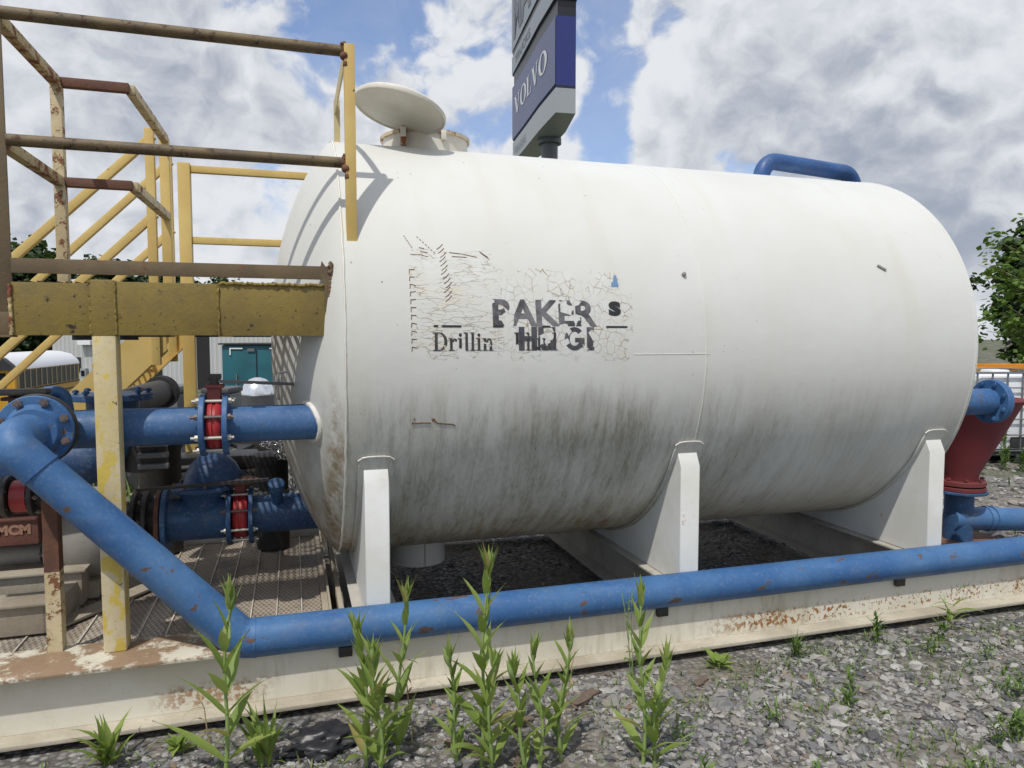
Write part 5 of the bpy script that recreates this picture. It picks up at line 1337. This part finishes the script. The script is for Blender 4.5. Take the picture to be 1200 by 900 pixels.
# plastic bag
m = MB(); b = bmesh.new(); bmesh.ops.create_icosphere(b, subdivisions=4, radius=1)
for v in b.verts:
    p = v.co.copy(); r = 1+.42*mnoise.noise(p*2.1+Vector((3,1,2)))+.22*(abs(mnoise.noise(p*4.3))-.3)+.12*mnoise.noise(p*9)
    v.co = Vector((p.x*.135*r, p.y*.095*r, max(-.02, p.z*.055*r)))
m.add(b, Matrix.Translation((.085,2.80,ground_z(.085,2.8)+.025)))
tag(m.obj('plastic_bag', M['bag'], None, 60), 'crumpled black plastic bag lying on the gravel before the skid', 'bag')

# ================================================================== trees
def leaf_clump(vs, fs, c, r, n, s, flatten=.8):
    for _ in range(n):
        d = Vector((rnd.gauss(0,1), rnd.gauss(0,1), rnd.gauss(0,1)*flatten)); d = d.normalized()*r*rnd.random()**.45
        p = c+d; a = Vector((rnd.gauss(0,1), rnd.gauss(0,1), rnd.gauss(0,.5))).normalized()
        nrm = (Vector((rnd.gauss(0,.6), rnd.gauss(0,.6), 1))+d.normalized()*.5).normalized(); b = a.cross(nrm).normalized(); a = nrm.cross(b)
        q = s*rnd.uniform(.65,1.25); i = len(vs); cup = nrm*q*.12
        vs.extend([p-a*q*.5, p-a*q*.12+b*q*.42-cup, p+a*q*.12+b*q*.30-cup*.4, p+a*q*.55-cup, p+a*q*.12-b*q*.30-cup*.4, p-a*q*.12-b*q*.42-cup])
        fs.append((i,i+1,i+2,i+3,i+4,i+5))
def make_tree(label, base, h, crown_c, rad, nb, leaf, per, mat, trunk_r, group=None, seed=1, clump=.42, fill=0, cat='tree', name='tree'):
    rnd.seed(seed); base = Vector(base)
    t = thing(name, label, cat, base, group); m = MB()
    top = base+Vector((rnd.uniform(-.03,.03)*h, rnd.uniform(-.03,.03)*h, h*.86)); tk = []
    for k in range(9): tk.append(base.lerp(top, k/8)+Vector((rnd.uniform(-1,1), rnd.uniform(-1,1), 0))*h*.008)
    m.tube(tk, trunk_r, 10, True, [trunk_r*(1.25 if k == 0 else 1-.095*k) for k in range(9)])
    vs, fs = [], []; cc = base+Vector(crown_c)
    for j in range(nb):
        a = j*2.399+rnd.uniform(-.4,.4); u = (j+.5)/nb; z = 1-2*u
        rr = math.sqrt(max(0,1-z*z))**.8; k = rnd.uniform(.62,1.0)
        end = cc+Vector((math.cos(a)*rr*rad[0]*k, math.sin(a)*rr*rad[1]*k, z*rad[2]*rnd.uniform(.75,1)))
        zf = max(.22, min(.97, (end.z-base.z)/(h*.86)-.22)); s0 = base.lerp(top, zf)
        mid = s0.lerp(end, .5)+Vector((0,0,.06*h*rnd.uniform(-.2,.8)))
        m.tube([s0, mid, end], .02, 6, False, [trunk_r*.34, trunk_r*.2, trunk_r*.06])
        for w in (.55,.8,1.0):
            q = s0.lerp(mid, min(1,w*2)) if w < .5 else mid.lerp(end, (w-.5)*2)
            q = q+Vector((rnd.gauss(0,1), rnd.gauss(0,1), rnd.gauss(0,.7)))*clump*.5*rad[0]*.5
            leaf_clump(vs, fs, q, clump*rad[0]*rnd.uniform(.45,.85)*(.7 if w < 1 else 1), int(per*rnd.uniform(.7,1.2)), leaf)
    for _ in range(fill):
        d = Vector((rnd.gauss(0,1), rnd.gauss(0,1), rnd.gauss(0,1))).normalized()*rnd.random()**.5*.8
        leaf_clump(vs, fs, cc+Vector((d.x*rad[0], d.y*rad[1], d.z*rad[2])), .3*rad[0], int(per*.8), leaf)
    m.obj('trunk', M['bark'], t, 60); raw_obj('crown', vs, fs, M[mat], t); return t
b = W(14.0,18,0)
make_tree('young broadleaf tree with bright lobed leaves behind the tote', b, 5.4, (0,0,2.85), (2.2,2.2,2.6), 60, .17, 22, 'treeleaf', .07, None, 5, .26, 18)
make_tree('leafy green bush growing under the young tree beside the orange skip', W(12.0,14.6,0), 1.5, (0,0,.85), (1.3,.9,.75), 22, .13, 26, 'treeleaf', .02, None, 9, .3, 14, 'bush', 'shrub')
# dark wood edge behind the lower yard: each tree on its own
tg = 'dark trees beyond the lower yard'
spec = [(-50,62,15.5,5.0),(-44.5,66,13.5,4.6),(-57,66,17,5.5),(-39.5,70,12,4.5),(-34,72,10.8,4.3),(-28,70,9.8,4.0),(-22,72,9.6,4.2),(-16,70,9.2,4.0),(-48,58,10,4.0)]
lab = 'dark leafy tree in the wood edge beyond the shed'
src = None
protos = []
for k, (l, d, h, r) in enumerate(spec[:3]):
    q = W(l,d,0); q.z = ground_z(q.x,q.y)-.1
    protos.append(make_tree(lab, q, h, (0,0,h*.52), (r,r,h*.47), 40, .75, 38, 'farleaf', .22, tg, 40+k, .36, 80))
for k, (l, d, h, r) in enumerate(spec[3:]):
    o = copy_tree(protos[k % 3]); q = W(l,d,0); q.z = ground_z(q.x,q.y)-.1
    o.location = q; sc = h/spec[k % 3][2]; o.scale = (sc*r/spec[k % 3][3]*.9/ max(.6,sc) if False else sc, sc, sc); o.rotation_euler = (0,0,k*1.3)
for k, (l, d, h) in enumerate(((25,34,7.5),(30,33,9),(36,40,9),(21.5,40,6))):
    o = copy_tree(protos[k % 3], None, 'leafy tree far behind the orange skip'); o['group'] = 'trees behind the skip'
    q = W(l,d,0); q.z = ground_z(q.x,q.y)-.1; o.location = q; sc = h/spec[k % 3][2]; o.scale = (sc,sc,sc); o.rotation_euler = (0,0,k*2.1)
# ================================================================== sky, sun, camera
sc = bpy.context.scene
SUN = Vector((-.325,-.39,.86)).normalized()
w = bpy.data.worlds.new('World'); sc.world = w; w.use_nodes = True
nt = w.node_tree; nt.nodes.clear()
class WN(N):
    def __init__(s, t): s.t = t; s._pos = None
n = WN(nt)
sky = n.new('ShaderNodeTexSky', sky_type='NISHITA'); sky.sun_disc = False
sky.sun_elevation = math.asin(SUN.z); sky.sun_rotation = math.atan2(SUN.x, SUN.y)
sky.altitude = 200; sky.air_density = 1.0; sky.dust_density = .6; sky.ozone_density = 1.6
tc = n.new('ShaderNodeTexCoord').outputs['Generated']
nv = n.new('ShaderNodeVectorMath', operation='NORMALIZE'); n.link(tc, nv.inputs[0]); D = nv.outputs[0]
def pdir(u, v):
    return Vector(((u-600)/840, 1, 0)) and (W((u-600)/840, math.cos(math.atan(55/840))+ (450-v)/840*math.sin(math.atan(55/840)), -math.sin(math.atan(55/840))+(450-v)/840*math.cos(math.atan(55/840)))).normalized()
def lobe(u, v, rad_px, amp):
    c = pdir(u, v); dn = n.new('ShaderNodeVectorMath', operation='DOT_PRODUCT'); n.link(D, dn.inputs[0]); dn.inputs[1].default_value = c
    return n.math('MULTIPLY', n.ss(dn.outputs['Value'], math.cos(math.atan(rad_px/840)), 1.0), amp)
def total(ls):
    s = ls[0]
    for q in ls[1:]: s = n.math('ADD', s, q)
    return s
z = n.xyz(D)[2]
def vadd(v, o):
    q = n.new('ShaderNodeVectorMath', operation='ADD'); n.link(v, q.inputs[0])
    if isinstance(o, Vector): q.inputs[1].default_value = o
    else: n.link(o, q.inputs[1])
    return q.outputs[0]
wn = n.noise(7, 3, .6, n.scale(D, (1,1,1.15)), 0, 'Color')
wv = n.new('ShaderNodeVectorMath', operation='MULTIPLY_ADD'); n.link(wn, wv.inputs[0]); wv.inputs[1].default_value = (.10,.10,.10); wv.inputs[2].default_value = (-.05,-.05,-.05)
Dw = vadd(n.scale(D, (1,1,1.2)), wv.outputs[0])
def dens(v):
    a_ = n.noise(3.1, 4, .5, v); b_ = n.noise(10.5, 7, .60, v)
    c_ = n.vor(15, v, 'SMOOTH_F1'); c2 = n.vor(34, v, 'SMOOTH_F1')
    puff = n.math('ADD', n.math('MULTIPLY', c_, -.16), n.math('MULTIPLY', c2, -.09))
    return n.math('ADD', n.math('ADD', n.math('MULTIPLY', a_, .50), n.math('MULTIPLY', b_, .50)), n.math('ADD', puff, .12))
d0 = dens(Dw)
bias = total([lobe(355,20,110,-.17), lobe(445,15,70,-.09), lobe(725,115,62,-.13), lobe(700,165,55,-.10), lobe(700,5,60,-.09), lobe(1150,8,80,-.15), lobe(400,75,60,-.06), lobe(560,150,60,-.03),
    lobe(280,262,90,-.04), lobe(90,60,260,.11), lobe(560,90,110,.05), lobe(1000,150,300,.13), lobe(230,140,200,.09), lobe(800,60,160,.08), lobe(1110,90,110,.09), lobe(60,240,120,.05)])
cov = n.math('ADD', n.math('ADD', d0, bias), n.ss(z, .02, .22, .16, .05))
mask = n.ss(cov, .475, .575)
d1 = dens(vadd(Dw, Vector((SUN.x, SUN.y, SUN.z))*.030)); 
relief = n.math('MULTIPLY', n.math('SUBTRACT', d1, d0), 4.6)
dark = total([lobe(990,185,190,.13), lobe(870,140,130,.06), lobe(1120,225,120,.22), lobe(120,60,230,.15), lobe(250,100,150,.10), lobe(60,190,120,.05), lobe(930,40,150,.10), lobe(1010,235,150,.14),
    lobe(800,60,90,-.16), lobe(1100,80,95,-.24), lobe(700,165,60,-.25), lobe(230,235,120,-.10), lobe(560,60,110,-.10), lobe(1160,140,70,-.12), lobe(810,150,70,-.05), lobe(50,120,70,-.05)])
body = n.ss(cov, .55, .80)
lowf = n.noise(5.2, 6, .64, Dw)
shade = n.math('ADD', n.math('ADD', n.math('MULTIPLY', body, .30), relief), n.math('ADD', dark, n.math('MULTIPLY', n.math('SUBTRACT', lowf, .5), 1.15)))
shade = n.ss(shade, -.30, 1.25)
K = 8.8
ccol = n.mix(shade, tuple(K*x for x in (1.04,1.065,1.11)), tuple(K*x for x in (.47,.53,.645)))
skyc = n.mix(1.0, sky.outputs[0], (1.5,1.6,1.85), 'MULTIPLY')
skyc = n.mix(n.ss(n.noise(4, 5, .6, Dw), .35, .75, .10, .45), skyc, tuple(K*x for x in (.78,.84,.95)))
col = n.mix(mask, skyc, ccol)
bg = n.new('ShaderNodeBackground'); n.link(col, bg.inputs[0]); bg.inputs[1].default_value = .10
out = n.new('ShaderNodeOutputWorld'); n.link(bg.outputs[0], out.inputs[0])

L = bpy.data.lights.new('sun', 'SUN'); L.energy = 3.9; L.angle = R_(.8); L.color = (1.0,.955,.88)
lo_ = bpy.data.objects.new('sun', L); C.objects.link(lo_); lo_.rotation_euler = SUN.to_track_quat('Z', 'Y').to_euler(); lo_.location = (-6,-6,14)

cam = bpy.data.cameras.new('camera'); cam.sensor_width = 36; cam.lens = 25.2; cam.clip_end = 2000; cam.clip_start = .05
co = bpy.data.objects.new('camera', cam); C.objects.link(co); co.location = (0,0,1.6)
co.rotation_euler = (R_(90)-math.atan(55/840), 0, -YAW); sc.camera = co
sc.view_settings.view_transform = 'Standard'; sc.view_settings.look = 'None'; sc.view_settings.exposure = -.22; sc.view_settings.gamma = 1
sc.view_settings.use_curve_mapping = False
sc.render.resolution_x, sc.render.resolution_y = 1024, 768
sc.cycles.max_bounces = 6; sc.cycles.transparent_max_bounces = 12
sc.cycles.use_denoising = True
